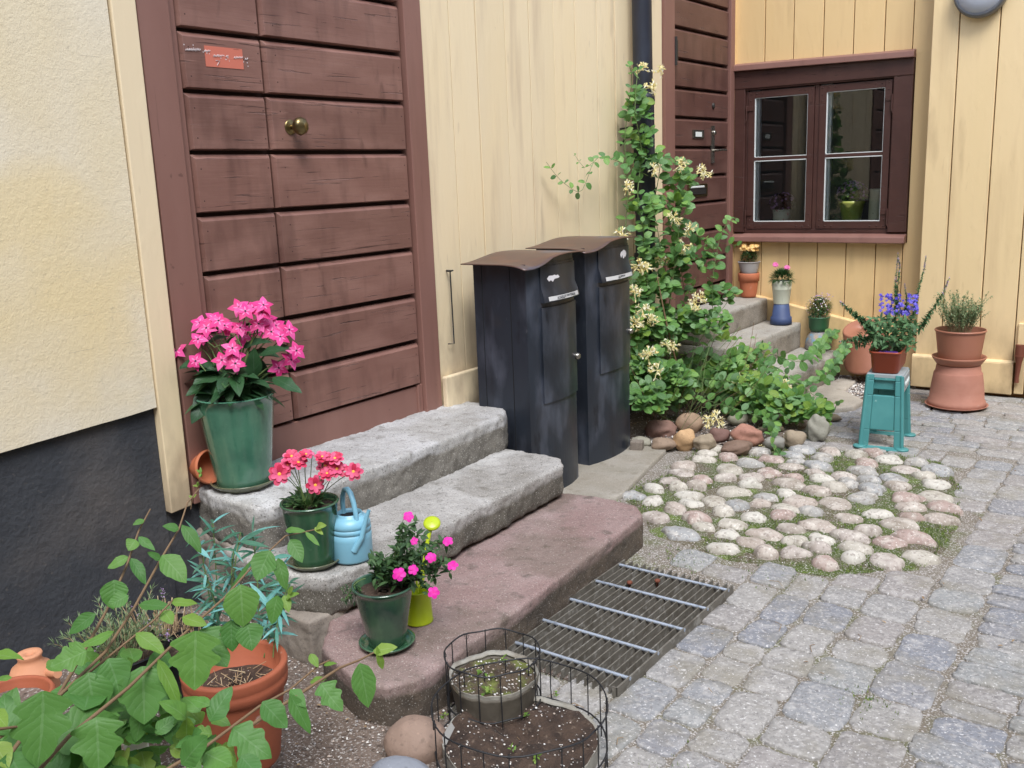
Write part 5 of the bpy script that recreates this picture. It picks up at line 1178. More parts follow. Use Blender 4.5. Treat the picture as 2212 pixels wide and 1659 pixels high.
# ================================================================== STEP STOOL + PLANTER
M_tl = mk('teal_plastic', srgb(72, 136, 136), .42, layers=[(srgb(96, 160, 158), 6, .5, .7, .4), (srgb(168, 206, 200), (16, 16, 30), .68, .76, .7, dict(det=7))]); M_tlg = mk('grey_plastic_top', srgb(150, 160, 164), .5)
PL = atz(1846, 963, .004); PR = atz(1961, 974, .004)
ex = (PR-PL); ex.z = 0; wS = ex.length; ex.normalize(); ey = V((-ex.y, ex.x, 0)); cS = (PL+PR)/2+ey*.15; HS = .415
stool = thing('step_stool', 'teal green plastic step stool with grey top carrying the planter box', 'stool', (cS.x, cS.y, .004))
def SP(x, y, z): return cS+ex*x+ey*y+V((0, 0, z))
def endpanel(sg):
    mb = MB(); wb, wt = wS*.80/2, wS*.60/2+.006; yb, yt = sg*.165, sg*.115
    def q(x, z):  # x in -1..1
        t = z/HS; return SP(x*(wb+(wt-wb)*t), yb+(yt-yb)*t, z)
    xs = [-1, -.60, .60, 1]; zs = [.0, .105, .295, .378, HS-.004]
    for i in range(3):
        for j in range(4):
            if i == 1 and j in (0, 2): continue
            a, b, c, d = q(xs[i], zs[j]), q(xs[i+1], zs[j]), q(xs[i+1], zs[j+1]), q(xs[i], zs[j+1]); o_ = ey*(.006*sg) if i != 1 else V((0, 0, 0)); back = -ey*sg*.022
            A = [a+o_, b+o_, c+o_, d+o_]; mb.hexa([p+back for p in A], A)
    ob = mb.build('leg_panel', M_tl, stool, bevel=.004)
    mb = MB()
    for s in (-1, 1): mb.tube([q(s*.98, .0), q(s*.98, HS-.01)], .011, 10)
    mb.tube([q(-.62, .008), q(.62, .008)], .008, 10); mb.build('rib', M_tl, ob)
    mb = MB(); 
    for s in (-1, 1):
        c = q(s, .006); mb.lathe([(.001, -.004), (.034, -.004), (.036, .004), (.030, .010), (.001, .012)], c, 20)
    c0 = q(-1, .004); c1 = q(1, .004); mb.hexa([c0-ey*.03-V((0, 0, .006)), c1-ey*.03-V((0, 0, .006)), c1+ey*.03-V((0, 0, .006)), c0+ey*.03-V((0, 0, .006))], [c0-ey*.028+V((0, 0, .004)), c1-ey*.028+V((0, 0, .004)), c1+ey*.028+V((0, 0, .004)), c0+ey*.028+V((0, 0, .004))])
    mb.build('foot', M_tl, ob, bevel=.003)
endpanel(-1); endpanel(1)
mb = MB(); w_ = wS*.60/2+.012; 
def bx_(x0, x1, y0, y1, z0, z1, m=0): mb.hexa([SP(x0, y0, z0), SP(x1, y0, z0), SP(x1, y1, z0), SP(x0, y1, z0)], [SP(x0, y0, z1), SP(x1, y0, z1), SP(x1, y1, z1), SP(x0, y1, z1)], m)
bx_(-w_, w_, -.118, .118, HS-.025, HS); bx_(w_-.004, w_+.006, -.11, .11, HS-.10, HS-.012); bx_(-w_-.006, -w_+.004, -.11, .11, HS-.10, HS-.012)
mb.build('top', M_tlg, stool, bevel=.010, seg=3)
mb = MB(); bx_(-w_+.02, w_-.02, -.105, -.085, HS-.09, HS-.027); bx_(-w_+.02, w_-.02, .085, .105, HS-.13, HS-.027); mb.build('inner_brace', M_tl, stool, bevel=.003)
mb = MB()
for yy in (-.06, 0, .06):
    c = SP(w_+.006, yy, HS-.06); mb.lathe([(.016, 0), (.019, .002), (.012, .004), (.0, .004)], c, 16, 0, ex.to_track_quat('Z', 'Y').to_matrix())
mb.build('side_button', M_wht, stool)
# planter box
pl0 = cS+V((0, 0, HS+.002)); pl = thing('planter_box', 'orange brown window box planter with salvia and blue lobelia on the teal stool', 'planter', pl0)
def PB(x, y, z): return cS+ex*x+ey*y+V((0, 0, HS+.003+z))
def rring(hx, hy, z, r=.03, n=6):
    P = []
    for (sx, sy, a0) in ((1, 1, 0), (-1, 1, 90), (-1, -1, 180), (1, -1, 270)):
        for k in range(n+1):
            a = math.radians(a0+90*k/n); P.append(PB(sx*(hx-r)+r*math.cos(a)-.004, sy*(hy-r)+r*math.sin(a)+.06, z))
    return P
hxB, hyB, hB = wS*.70/2*.82, .20, .122
rings = [rring(hxB*.84, hyB-.03, 0), rring(hxB*.87, hyB-.025, .006), rring(hxB*.97, hyB-.008, hB-.014), rring(hxB*.98, hyB-.006, hB-.012), rring(hxB*1.03, hyB, hB-.01), rring(hxB*1.03, hyB, hB), rring(hxB*.97, hyB-.006, hB), rring(hxB*.94, hyB-.012, hB-.03), rring(hxB*.9, hyB-.02, hB-.04)]
mb = MB(); n = len(rings[0]); F = [p for r in rings for p in r]; mb.add(F, [(i*n+k, i*n+(k+1) % n, (i+1)*n+(k+1) % n, (i+1)*n+k) for i in range(len(rings)-1) for k in range(n)], 0, True)
mb.add(rings[0], [tuple(range(n))[::-1]]); mb.build('box', M_plo, pl)
mb = MB(); mb.add(rings[-1], [tuple(range(n))]); mb.build('soil', M_soil, pl)
mb = MB()
for z in (.045, .085): mb.tube([PB(-hxB*.6, .06-hyB+.030-z*.17, z-.005), PB(hxB*.6, .06-hyB+.030-z*.17, z-.005)], .0016, 6)
mb.build('moulded_line', M_plo, pl)
mb = MB()
for s in (-.022, .022): mb.lathe([(.001, 0), (.024, 0), (.028, .035), (.024, .036), (.001, .034)], PB(s+.01, -.10, hB-.038), 18)
mb.build('purple_cup', mk('violet_plastic', srgb(66, 34, 120), .35), pl)
lf = MB(); sb = MB(); fb = MB(); dC = (PB(0, .02, hB)-CAM).dot(FW)
zc3 = lambda x, y, o_=0: PD((3300+x*.3315)*.5486, (1000+y*.3315)*.5486, dC+o_)
for _ in range(520):
    x, y = rnd(380, 920), rnd(760, 1120)
    if y > 1000 and abs(x-640) > 260: continue
    c = zc3(x, y, rnd(-.12, .12)); lf.leaf(c, rdir(.1), V((0, 0, 1))+toC(c)*.4, rnd(.03, .052), rnd(.013, .022), ovate, 0, 5, .2, rnd(.1, .5))
def spike(pts, flw=.35, n0=22, thick=1, o_=0):
    P = []; 
    for a, b in zip(pts, pts[1:]):
        for i in range(n0): P.append(zc3(a[0]+(b[0]-a[0])*i/n0, a[1]+(b[1]-a[1])*i/n0, o_))
    sb.tube(P, .0018, 5); N = len(P)
    for i, p in enumerate(P):
        f = i/N
        for _ in range(4):
            d = rdir(.2); L = (.018*(1-f)+.008)*thick
            if f > 1-flw and random.random() < .6: fb.leaf(p, d, V((0, 0, 1)), L*.9, .005, petal, 1, 2, .2, .1)
            else: lf.leaf(p, d, V((0, 0, 1)), L, L*.42, ovate, 0, 3, .2, .3)
spike([(690, 760), (680, 480), (690, 250), (712, -20)], .5); spike([(700, 700), (700, 450), (735, 150), (708, 20)], .4); spike([(800, 720), (815, 540), (790, 350)], .3)
spike([(900, 740), (940, 470), (1020, 200), (1045, 20)], .35, o_=.05); spike([(960, 900), (1080, 720), (1230, 500), (1325, 280)], .3, thick=1.4, o_=.03); spike([(420, 930), (300, 800), (170, 690), (20, 570), (-80, 620)][:4], .12, thick=1.7, o_=-.03); spike([(400, 1000), (200, 1010), (0, 1050)], .1, thick=1.2, o_=-.03)
for _ in range(130):
    x = rnd(500, 950); y = rnd(480, 720); c = zc3(x, y, rnd(-.06, .10)); flower(fb, c, toC(c)+V((0, 0, .3))+rdir()*.5, rnd(.008, .013), 5, .007, petal, 0, 2, .1, .12, .05, .2, 3)
for _ in range(90):
    x = rnd(520, 950); y = rnd(480, 780); c = zc3(x, y, rnd(-.04, .10)); lf.leaf(c, rdir(.2), V((0, 0, 1)), rnd(.015, .03), .005, lance, 0, 3, .2, .2); 
for _ in range(60):
    x = rnd(180, 340); y = rnd(940, 1080); c = zc3(x, y, rnd(-.04, .03)); lf.leaf(c, rdir(-.2), V((0, 0, 1)), rnd(.025, .04), rnd(.01, .016), ovate, 0, 4, .2, .4)
lf.build('foliage', M_lf_sal, pl); sb.build('stems', M_stem, pl); fb.build('flowers', [M_blu, M_lil, M_wpt], pl, kind='stuff')
# ================================================================== WINDOW SILL PLANTS (inside)
def sillpot(u, v, w, h, lab, prof_, mat, foli, fmat, r0, flm=None, n=200, y=7.085):
    p = ony(u, v, y); p.z = 1.143; k_ = mpp(p)*1.06; t = thing('potted_plant', lab, 'potted plant', p); mb = MB(); mb.lathe([(r*w/2*k_, z*h*k_) for r, z in prof_], p, 32); mb.build('pot', mat, t)
    if n:
        lf = MB(); fl = MB(); c0 = p+V((0, 0, h*k_+r0*.55))
        for _ in range(n):
            d = rdir(.1); c = c0+V((d.x*r0*1.1, d.y*r0*.8, d.z*r0*.8))*rnd(.3, 1); lf.leaf(c, d+rdir()*.5, V((0, 0, 1)), rnd(.02, .036), rnd(.014, .022), roundl, 0, 3, .2, .3)
        for _ in range(n//3):
            d = rdir(.5); c = c0+V((d.x*r0*1.1, d.y*r0*.8, d.z*r0*.9)); flower(fl, c, d-V((0, .6, 0)), .010, 5, .009, wedge, 0, 0, .2, 0, 0, 0, 2)
        lf.build('foliage', fmat, t); fl.build('flowers', flm, t, kind='stuff')
    return t, p
M_rose = mk('rose_china', srgb(226, 226, 206), .3, layers=[(srgb(206, 96, 104), 22, .6, .66, .9), (srgb(110, 140, 92), 30, .62, .68, .8)])
sillpot(1689, 478, 38, 26, 'small china pot with painted roses inside the left window pane', [(.001, 0), (.85, 0), (.9, .1), (1, 1), (.94, 1), (.85, .6), (.001, .6)], M_rose, 0, leafm('dusky_leaf', G((92, 70, 84), (70, 76, 60), (120, 92, 104))), .085, [M_lil], 170)
sillpot(1839, 472, 50, 42, 'lime green pot of pale geraniums inside the right window pane', [(.001, 0), (.6, 0), (.72, .05), (.95, .85), (1.02, .9), (1.02, 1), (.95, 1), (.85, .7), (.001, .7)], mk('olive_green_china', srgb(160, 168, 84), .3), 0, M_lf_hon, .095, [M_lil], 260)
t, p = sillpot(1890, 478, 27, 66, 'tall cream vase with dark script in the right window corner', [(.001, 0), (.95, 0), (1, .02), (.92, .9), (.98, .98), (.9, 1), (.8, .9), (.001, .9)], mk('cream_china', srgb(216, 214, 188), .35, layers=[(srgb(60, 58, 52), (26, 26, 16), .62, .65, .8)]), 0, None, 0, None, 0)
# ================================================================== ROCKS ROUND THE BED
RK = [(550, 335, 230, 150, (134, 104, 92), 'plum brown rounded rock at the left end of the rock row'), (772, 290, 205, 190, (146, 122, 100), 'tall tan rock behind the orange tinted stone'), (722, 405, 165, 172, (184, 150, 112), 'orange tinted cream rock in the front row'),
      (876, 432, 162, 142, (146, 132, 112), 'speckled grey brown rock right of the orange tinted one'), (572, 445, 178, 112, (138, 118, 100), 'flat brown rock left of the orange tinted one'), (968, 385, 152, 132, (112, 84, 76), 'dark plum rock behind the angular slab'),
      (1180, 378, 238, 172, (160, 116, 100), 'broad reddish rock in the middle of the rock row'), (1118, 262, 145, 135, (150, 146, 128), 'pale grey green rock behind the reddish one'), (1216, 268, 86, 86, (160, 152, 132), 'small pale rock behind the reddish one'),
      (1106, 475, 222, 118, (120, 98, 84), 'low angular brown rock lying nearest to the cobbles'), (1378, 435, 155, 125, (136, 134, 126), 'grey rock under the hanging honeysuckle tip'), (1522, 402, 182, 152, (148, 134, 114), 'smooth grey brown rock left of the striped one'),
      (1696, 318, 158, 225, (142, 140, 128), 'upright striped grey rock at the right end of the rock row'), (1345, 345, 190, 90, (112, 104, 84), 'mossy dark rock under the leaves'), (1590, 62, 110, 110, (168, 160, 146), 'pale rock beside the lowest granite step'), (1575, 150, 190, 110, (172, 140, 126), 'pinkish rock under the leaves near the granite steps'),
      (1812, 258, 110, 60, (120, 108, 88), 'small half buried stone beside the pale flat slab'), (420, 432, 150, 90, (142, 138, 124), 'mossy grey stone behind the little concrete block')]
def rockmat(c):
    return mk('field_rock', srgb(*c), .8, layers=[(g(srgb(*c), 1.5), 9, .48, .7, .5), (g(srgb(*c), .55), 7, .52, .75, .6), (g(srgb(*c), .5), 70, .58, .7, .5), (g(srgb(*c), 1.6), 90, .62, .72, .4)], bumps=[(12, .4, .012), (50, .5, .005)])
for i, (x, y, w, h, c, lab) in enumerate(RK):
    u = 1261.8+x*.2976; vb = 822.9+(y+h/2)*.2976; p = atz(u, vb, .02); k_ = mpp(p)*.2976; rx = w*k_/2; rz = h*k_/2*.93
    p = p+V((-.35, .95, 0)).normalized()*rx*.55; p.z = .012+rz*.80
    mb = MB(); Rk = Matrix.Rotation(AZ, 3, 'Z') @ Matrix.Rotation(rnd(-.15, .15), 3, 'Y')
    mb.rock(p, rx, rx*.75, rz, i+3, 0, 4, .30, 1.1 if i % 3 else 1.5, Rk)
    mb.build('rock', rockmat(c), None, lab, 'rock', 'rocks edging the honeysuckle bed', loc=p)
p = atz(1376, 972, .02); p.z += .03; mb = MB(); mb.box(p.x-.035, p.x+.035, p.y-.03, p.y+.03, .012, .075, 0, Matrix.Rotation(.3, 3, 'Z'), p); mb.build('concrete_block', M_foot, None, 'small square grey concrete block beside the farther mailbox', 'block', bevel=.006, loc=p)
# big boulders front
for (u, v, w, h, c, s, lab) in [(897, 1577, 140, 118, (142, 120, 106), 31, 'round brown boulder at the near end of the red step'), (862, 1680, 176, 160, (132, 136, 144), 47, 'round blue grey boulder at the bottom edge, next to the wire ring'), (765, 1690, 110, 100, (158, 126, 108), 53, 'pinkish boulder cut off by the bottom edge')]:
    p = atz(u, v+h*.25, .04); k_ = mpp(p); mb = MB(); mb.rock(p, w*k_/2, w*k_/2*.9, h*k_/2*1.0, s, 0, 5, .12, 1.0, Matrix.Rotation(AZ, 3, 'Z'), .012)
    mb.build('boulder', rockmat(c), None, lab, 'boulder', 'boulders edging the soil strip', loc=p)
# ================================================================== WIRE RINGS AND PLANTERS
def wirering(c, r, z0, z1, nv, lab):
    t = thing('wire_border', lab, 'wire border', (c.x, c.y, z0))
    def ring(z, rr, w=.0024):
        mb = MB(); P = [V((c.x+rr*math.cos(2*math.pi*k/48)*(1+.012*math.sin(k)), c.y+rr*math.sin(2*math.pi*k/48), z+.003*math.sin(k*.9))) for k in range(49)]; mb.tube(P, w, 8, 0, False); return mb
    ring(z1, r).build('top_wire', M_wire, t); ring(z0+(z1-z0)*.28, r*.985).build('middle_wire', M_wire, t); ring(z0+.006, r*.97).build('bottom_wire', M_wire, t)
    up = MB(); cl = MB()
    for k in range(nv):
        a = 2*math.pi*(k+.3)/nv; ca, sa = math.cos(a), math.sin(a); b = V((c.x+r*.985*ca, c.y+r*.985*sa, 0)); tt = V((-sa, ca, 0))
        P = [V((b.x+rnd(-.003, .003), b.y+rnd(-.003, .003), z0)), V((b.x, b.y, (z0+z1)/2+rnd(-.01, .01)))+tt*rnd(-.002, .002), V((b.x, b.y, z1+.002))]; up.tube(P, .0017, 6)
        if k % 2 == 0:
            cp_ = V((b.x, b.y, z1)); cl.tube([cp_+tt*(.007*math.cos(j*.8))+V((ca*.004*math.sin(j*.8), sa*.004*math.sin(j*.8), .007*math.sin(j*.8)-.006)) for j in range(8)], .0009, 5)
    up.build('upright_wire', M_wire, t); cl.build('tie_wire', M_wire, t); return t
M_fab = mk('felt_liner', srgb(150, 147, 138), .9, layers=[(srgb(120, 112, 100), 14, .48, .66, .8), (srgb(92, 84, 72), 6, .55, .7, .6)], bumps=[(30, .5, .01)])
M_fabg = mk('grey_plastic_liner', srgb(92, 86, 76), .7, layers=[(srgb(60, 54, 46), 10, .5, .7, .7)], bumps=[(18, .5, .01)])
def liner(t, c, r0, r1, z0, z1, mat, nm='liner', amp=.008):
    mb = MB(); n = 40; F = []
    for j, q in enumerate((0, .5, .9, 1.0, .97)):
        for k in range(n):
            a = 2*math.pi*k/n; w = 1+amp/r0*noise.noise(V((math.cos(a)*1.6, math.sin(a)*1.6, c.x*9)))*1.6; r = (r0+(r1-r0)*min(q, 1))*w-(.006 if j == 4 else 0)
            z = z0+(z1-z0)*q+(amp*1.3*noise.noise(V((math.cos(a)*5, math.sin(a)*5, c.y*7))) if j > 1 else 0); F.append((c.x+r*math.cos(a), c.y+r*math.sin(a), z-(.012 if j == 4 else 0)))
    mb.add(F, [(j*n+k, j*n+(k+1) % n, (j+1)*n+(k+1) % n, (j+1)*n+k) for j in range(4) for k in range(n)], 0, True); return mb.build(nm, mat, t)
def mound(t, c, r, z, amp, hole, mats, name='soil'):
    mb = MB(); n = 44; K = 14; F = []
    for j in range(1, K+1):
        for k in range(n):
            a = 2*math.pi*k/n; q = r*j/K; x, y = c.x+q*math.cos(a), c.y+q*math.sin(a)
            zz = z+amp*noise.noise(V((x*9, y*9, 1)))+amp*.6*noise.noise(V((x*28, y*28, 4)))+amp*.35*noise.noise(V((x*70, y*70, 4)))
            if hole: zz -= hole*math.exp(-(((x-c.x+.02)/.085)**2+((y-c.y-.03)/.05)**2)*1.2)
            F.append((x, y, zz))
    F.append((c.x, c.y, z-hole*.7)); fs = [(j*n+k, j*n+(k+1) % n, (j+1)*n+(k+1) % n, (j+1)*n+k) for j in range(K-1) for k in range(n)]+[((k), (k+1) % n, K*n) for k in range(n)]
    mb.add(F, fs, 0, True); o = mb.build(name, mats, t)
    gb = MB()
    for _ in range(260):
        a, q = rnd(0, 6.3), r*math.sqrt(random.random()); x, y = c.x+q*math.cos(a), c.y+q*math.sin(a); old = len(gb.v); s_ = rnd(.0015, .0042)
        zz = z+amp*noise.noise(V((x*9, y*9, 1)))+amp*.6*noise.noise(V((x*28, y*28, 4)))
        if hole: zz -= hole*math.exp(-(((x-c.x+.02)/.085)**2+((y-c.y-.03)/.05)**2)*1.2)
        gb.rock((x, y, zz+.002), s_, s_*.8, s_*.7, _, 0, 1, .3)
    gb.build('perlite_bits', M_grav, t, kind='stuff'); return o
def sprouts(t, pts, s=1):
    mb = MB()
    for p in pts:
        for _ in range(random.choice((5, 8, 10))): mb.leaf(V(p)+V((rnd(-.006, .006), rnd(-.006, .006), rnd(0, .012)))*s, rdir(.5), V((0, 0, 1)), rnd(.008, .014)*s, rnd(.005, .009)*s, ovate, 0, 3, .2, .3)
    mb.build('seedlings', M_lf_fgy, t)
cA = atz(1122, 1519, .165); rA = mpp(cA)*191
wirering(cA, rA, .0, .165, 22, 'larger ring of black wire round the dug soil, at the bottom edge')
t = thing('felt_planter', 'round planter of dark freshly dug soil inside the larger wire ring', 'planter', (cA.x, cA.y, 0)); liner(t, cA, rA*.90, rA*.90, .0, .062, M_fab); mound(t, cA, rA*.885, .052, .022, .045, M_soil)
sprouts(t, [atz(960, 1550, .06), atz(1135, 1548, .06), atz(1108, 1622, .06), atz(1160, 1640, .06), atz(1025, 1495, .06), atz(1200, 1505, .06)])
q_ = atz(952, 1612, .05); mb = MB(); mb.add([q_, q_+V((.012, .01, .004)), q_+V((.028, .03, .05)), q_+V((.02, .026, .066)), q_+V((.003, .008, .03))], [(0, 1, 2, 3, 4)]); pt = mb.build('plant_tag', mk('clear_plastic_tag', srgb(168, 168, 166), .3), None, 'torn white plastic plant tag stuck at the left rim of the larger planter', 'plant tag', loc=q_); so = pt.modifiers.new('th', 'SOLIDIFY'); so.thickness = .001
cB_ = atz(1063, 1408, .20); rB = mpp(cB_)*104
wirering(cB_, rB, .0, .20, 14, 'smaller ring of black wire behind, touching the red step')
t = thing('grey_planter', 'grey plastic planter of mossy soil inside the smaller wire ring', 'planter', (cB_.x, cB_.y, 0)); liner(t, cB_, rB*.78, rB*.93, .0, .12, M_fabg, amp=.006); liner(t, cB_, rB*.90, rB*.92, .10, .132, M_fab, 'felt_rim', .008)
mound(t, cB_, rB*.90, .112, .02, 0, mk('mossy_soil', srgb(78, 66, 52), .95, layers=[(srgb(104, 112, 54), 14, .5, .6, .85), (srgb(52, 40, 32), 30, .5, .66, .6), (srgb(225, 222, 214), 90, .68, .72, .8)], bumps=[(25, .8, .015), (90, .8, .008)]))
sprouts(t, [atz(1050, 1500, .11), atz(1085, 1430, .13), atz(1040, 1460, .12)], 1.3)
# ================================================================== HONEYSUCKLE
hon = thing('honeysuckle', 'flowering honeysuckle climbing the drainpipe and sprawling over the rocks', 'climbing plant', (-2.75, 5.45, .02))
lf = MB(); lv2 = MB(); sb = MB(); clusters = []
def hleaf(mb, p, d, s, m=0): mb.leaf(p, d, V((0, 0, .8))+toC(p)*rnd(.3, 1.3)+rdir()*.35, s, s*rnd(.68, .85), roundl, m, 5, rnd(.05, .25), rnd(.0, .35))
def vine(P, r=.0022, step=.045, s=(.048, .078), skip=0, cup=False):
    step *= .85
    pts = [V(P[0])]
    for i in range(len(P)-1):
        a, b = V(P[i]), V(P[i+1]); pr = V(P[i-1]) if i else a; nx = V(P[i+2]) if i+2 < len(P) else b; n = max(2, int((b-a).length/.03))
        for k in range(1, n+1):
            t = k/n; m0, m1 = (b-pr)*.5, (nx-a)*.5; pts.append(a*(2*t**3-3*t*t+1)+m0*(t**3-2*t*t+t)+b*(-2*t**3+3*t*t)+m1*(t**3-t*t))
    sb.tube(pts, [r*(1-.5*i/len(pts)) for i in range(len(pts))], 6)
    acc = 0; tot = 0
    for i in range(1, len(pts)):
        d = pts[i]-pts[i-1]; acc += d.length; tot += d.length
        if acc > step and tot > skip:
            acc = 0; d.normalize(); sd_ = d.cross(rdir()).normalized()
            for sg in (-1, 1):
                hleaf(lf, pts[i]+sd_*sg*.004, sd_*sg+V((0, 0, rnd(-.3, .4)))+d*.3, rnd(*s)*(1-.45*(i/len(pts))**3))
    return pts
X = lambda u, v, x=-2.82: onx(u, v, x)
vine([X(1480, 880, -2.7), X(1405, 760, -2.75), X(1400, 560), X(1378, 430), X(1386, 330), X(1372, 240), X(1378, 150)], .005, .04)
vine([X(1440, 880, -2.7), X(1385, 700, -2.78), X(1352, 540, -2.86), X(1356, 420, -2.88), X(1350, 300, -2.88), X(1364, 180, -2.86), X(1360, 142, -2.86)], .004, .042)
vine([X(1400, 380), X(1340, 350, -2.85), X(1290, 342, -2.86), X(1265, 395, -2.88), X(1250, 415, -2.9), X(1210, 388, -2.92), X(1180, 350, -2.93)], .002, .06, (.034, .062))
vine([X(1282, 350, -2.86), X(1262, 362, -2.87), X(1242, 335, -2.9)], .0014, .05, (.014, .022))
vine([X(1400, 500), X(1420, 400, -2.78), X(1432, 345, -2.76), X(1470, 350, -2.72), X(1500, 395, -2.7)], .0028, .045)
vine([X(1440, 700, -2.7), X(1462, 540, -2.66), X(1470, 440, -2.66), X(1480, 380, -2.66), X(1460, 340, -2.68)], .0032, .045)
vine([X(1478, 490, -2.62), X(1520, 520, -2.6), X(1548, 560, -2.56), X(1530, 610, -2.56)], .0024, .045)
vine([X(1540, 700, -2.5), X(1540, 600, -2.5), X(1560, 500, -2.5), X(1590, 470, -2.5)], .002, .055)
vine([X(1420, 480), X(1480, 500, -2.65), X(1560, 525, -2.5), X(1590, 530, -2.45)], .0018, .07)
vine([X(1460, 900, -2.6), X(1500, 760, -2.55), X(1545, 690, -2.5), X(1580, 640, -2.45)], .003, .045)
for (u0, v0, u1, v1) in [(1390, 860, 1378, 560), (1400, 870, 1395, 620), (1420, 860, 1450, 560), (1440, 880, 1425, 640), (1380, 820, 1372, 640), (1450, 860, 1500, 600), (1470, 880, 1570, 700), (1410, 700, 1388, 480), (1480, 640, 1440, 440), (1450, 620, 1490, 430), (1430, 560, 1405, 420)]:
    vine([X(u0, v0, -2.7), X((u0+u1)/2+rnd(-15, 15), (v0+v1)/2, -2.72+rnd(-.08, .08)), X(u1, v1, -2.76+rnd(-.06, .08))], .0022, .04)
Z0 = lambda u, v, z=.12: atz(u, v, z)
root = V((-2.55, 5.25, .02))
for (P) in [[(1520, 800, .30), (1600, 780, .34), (1680, 800, .30), (1740, 840, .22), (1790, 880, .14)], [(1500, 820, .25), (1600, 830, .28), (1700, 870, .20), (1760, 905, .12)], [(1560, 840, .2), (1640, 860, .2), (1700, 905, .14)],
            [(1560, 780, .36), (1640, 760, .38), (1730, 780, .34), (1780, 740, .34), (1820, 690, .36)], [(1700, 830, .2), (1770, 820, .26), (1815, 770, .30), (1830, 740, .32)], [(1600, 870, .14), (1660, 900, .12), (1668, 950, .08), (1685, 985, .03)], [(1480, 800, .3), (1540, 760, .36), (1600, 740, .38), (1660, 745, .36)],
            [(1500, 860, .2), (1580, 880, .16), (1640, 900, .14), (1690, 915, .1)], [(1740, 870, .16), (1790, 890, .14), (1810, 870, .18)]]:
    pts = [atz(*q) for q in P]; vine([root+(pts[0]-root)*.3+V((0, 0, .05))]+pts, .0024, .036, (.045, .072), .12)
# dense leafy masses: (u, v, height or x plane, radius, count)
MS = [(1395, 800, 'x', -2.66, .16, 210), (1440, 830, 'x', -2.6, .16, 220), (1395, 860, 'x', -2.55, .12, 120), (1460, 700, 'x', -2.7, .16, 150), (1410, 620, 'x', -2.78, .12, 90), (1385, 700, 'x', -2.75, .12, 90), (1440, 560, 'x', -2.72, .12, 60), (1460, 440, 'x', -2.68, .11, 50), (1375, 250, 'x', -2.86, .06, 26), (1400, 340, 'x', -2.8, .09, 36), (1530, 700, 'x', -2.45, .12, 70), (1500, 770, 'z', .30, .15, 120), (1570, 820, 'z', .24, .17, 190), (1640, 850, 'z', .20, .16, 190), (1700, 880, 'z', .15, .14, 150), (1760, 895, 'z', .13, .09, 60), (1620, 780, 'z', .32, .14, 90), (1540, 740, 'z', .38, .12, 70), (1470, 390, 'x', -2.7, .09, 34), (1385, 300, 'x', -2.84, .07, 30), (1375, 220, 'x', -2.86, .05, 18), (1395, 450, 'x', -2.8, .08, 22), (1500, 560, 'x', -2.62, .10, 40), (1560, 640, 'x', -2.5, .09, 36), (1420, 720, 'x', -2.7, .13, 70)]
for (u, v, k, q, r, n) in MS:
    c = onx(u, v, q) if k == 'x' else atz(u, v, q)
    for _ in range(n):
        d = rdir(.15); rr = r*random.random()**.45; p = c+V((d.x, d.y, d.z*.75))*rr
        if p.x < -2.965: p.x = -2.96
        if p.z < .03: p.z = rnd(.03, .06)
        o_ = V((d.x, d.y, .3)); hleaf(lf if random.random() < (.88 if k == 'x' else .62) else lv2, p, o_+rdir()*.6, rnd(.042, .070))
for _ in range(60):   # tangle of bare twigs inside
    a = root+V((rnd(-.2, .2), rnd(-.35, .35), 0)); b = a+V((rnd(-.2, .45), rnd(-.5, .5), rnd(.2, .6))); b.x = max(-2.95, b.x); sb.tube(bez(a, (a+b)/2+rdir()*.08, b, 8), .0014, 5, random.choice((0, 1)))
sb.tube([X(1480, 855, -2.6), X(1456, 765, -2.6), X(1440, 700, -2.62), X(1420, 600, -2.7)], [.008, .006, .005, .003], 8, 1)
lf.build('foliage', M_lf_hon, hon); lv2.build('young_foliage', M_lf_fgy, hon, label='lighter young leaves'); sb.build('stems', [M_stem, M_twig], hon)
CL = [(1388, 150, -2.84), (1425, 152, -2.8), (1406, 190, -2.8), (1354, 405, -2.84), (1414, 365, -2.76), (1470, 358, -2.66), (1345, 510, -2.86), (1380, 575, -2.74), (1395, 582, -2.72), (1476, 530, -2.64), (1490, 495, -2.6), (1372, 632, -2.7), (1430, 560, -2.72), (1410, 690, -2.66), (1388, 668, -2.68), (1500, 655, -2.55), (1512, 645, -2.52), (1440, 745, -2.6), (1400, 765, -2.6), (1374, 700, -2.66), (1452, 748, -2.58), (1520, 372, -2.6), (1456, 470, -2.64), (1420, 800, -2.55)]
CZ = [(1600, 740, .36), (1622, 745, .36), (1640, 752, .34), (1595, 826, .26), (1605, 830, .25), (1690, 832, .22), (1698, 838, .22), (1530, 908, .12), (1548, 905, .12), (1590, 712, .40), (1610, 725, .38), (1580, 975, .03), (1648, 965, .03)]
def cluster(c, s=1.0, n=11, whiteness=.4):
    m = MB(); ax = (toC(c)+V((0, 0, .5))).normalized()
    for i in range(n):
        d = (ax*.5+rdir()).normalized(); L = rnd(.024, .036)*s; e = c+d*L+V((0, 0, -.004)); cm = 0
        m.tube([c, c+d*L*.6, e], [.0014*s, .002*s, .0026*s], 5, cm)
        for _ in range(3): q = (d*.5+rdir()*.9).normalized(); m.leaf(e, q, toC(e), rnd(.012, .018)*s, .0062*s, petal, cm, 3, .2, rnd(.3, .9))
        for _ in range(3): q = (d+rdir()*.35).normalized(); m.tube([e, e+q*.016*s], .0004*s, 3, 0)
    return m
for (u, v, x) in CL: cluster(onx(u, v, x+.02), rnd(1.0, 1.35), random.choice((13, 17))).build('blossom', M_crm, hon)
for i, (u, v, z) in enumerate(CZ): cluster(atz(u, v, z), rnd(.95, 1.35) if i < 9 else .7, 12 if i < 9 else 5).build('blossom', M_crm, hon)
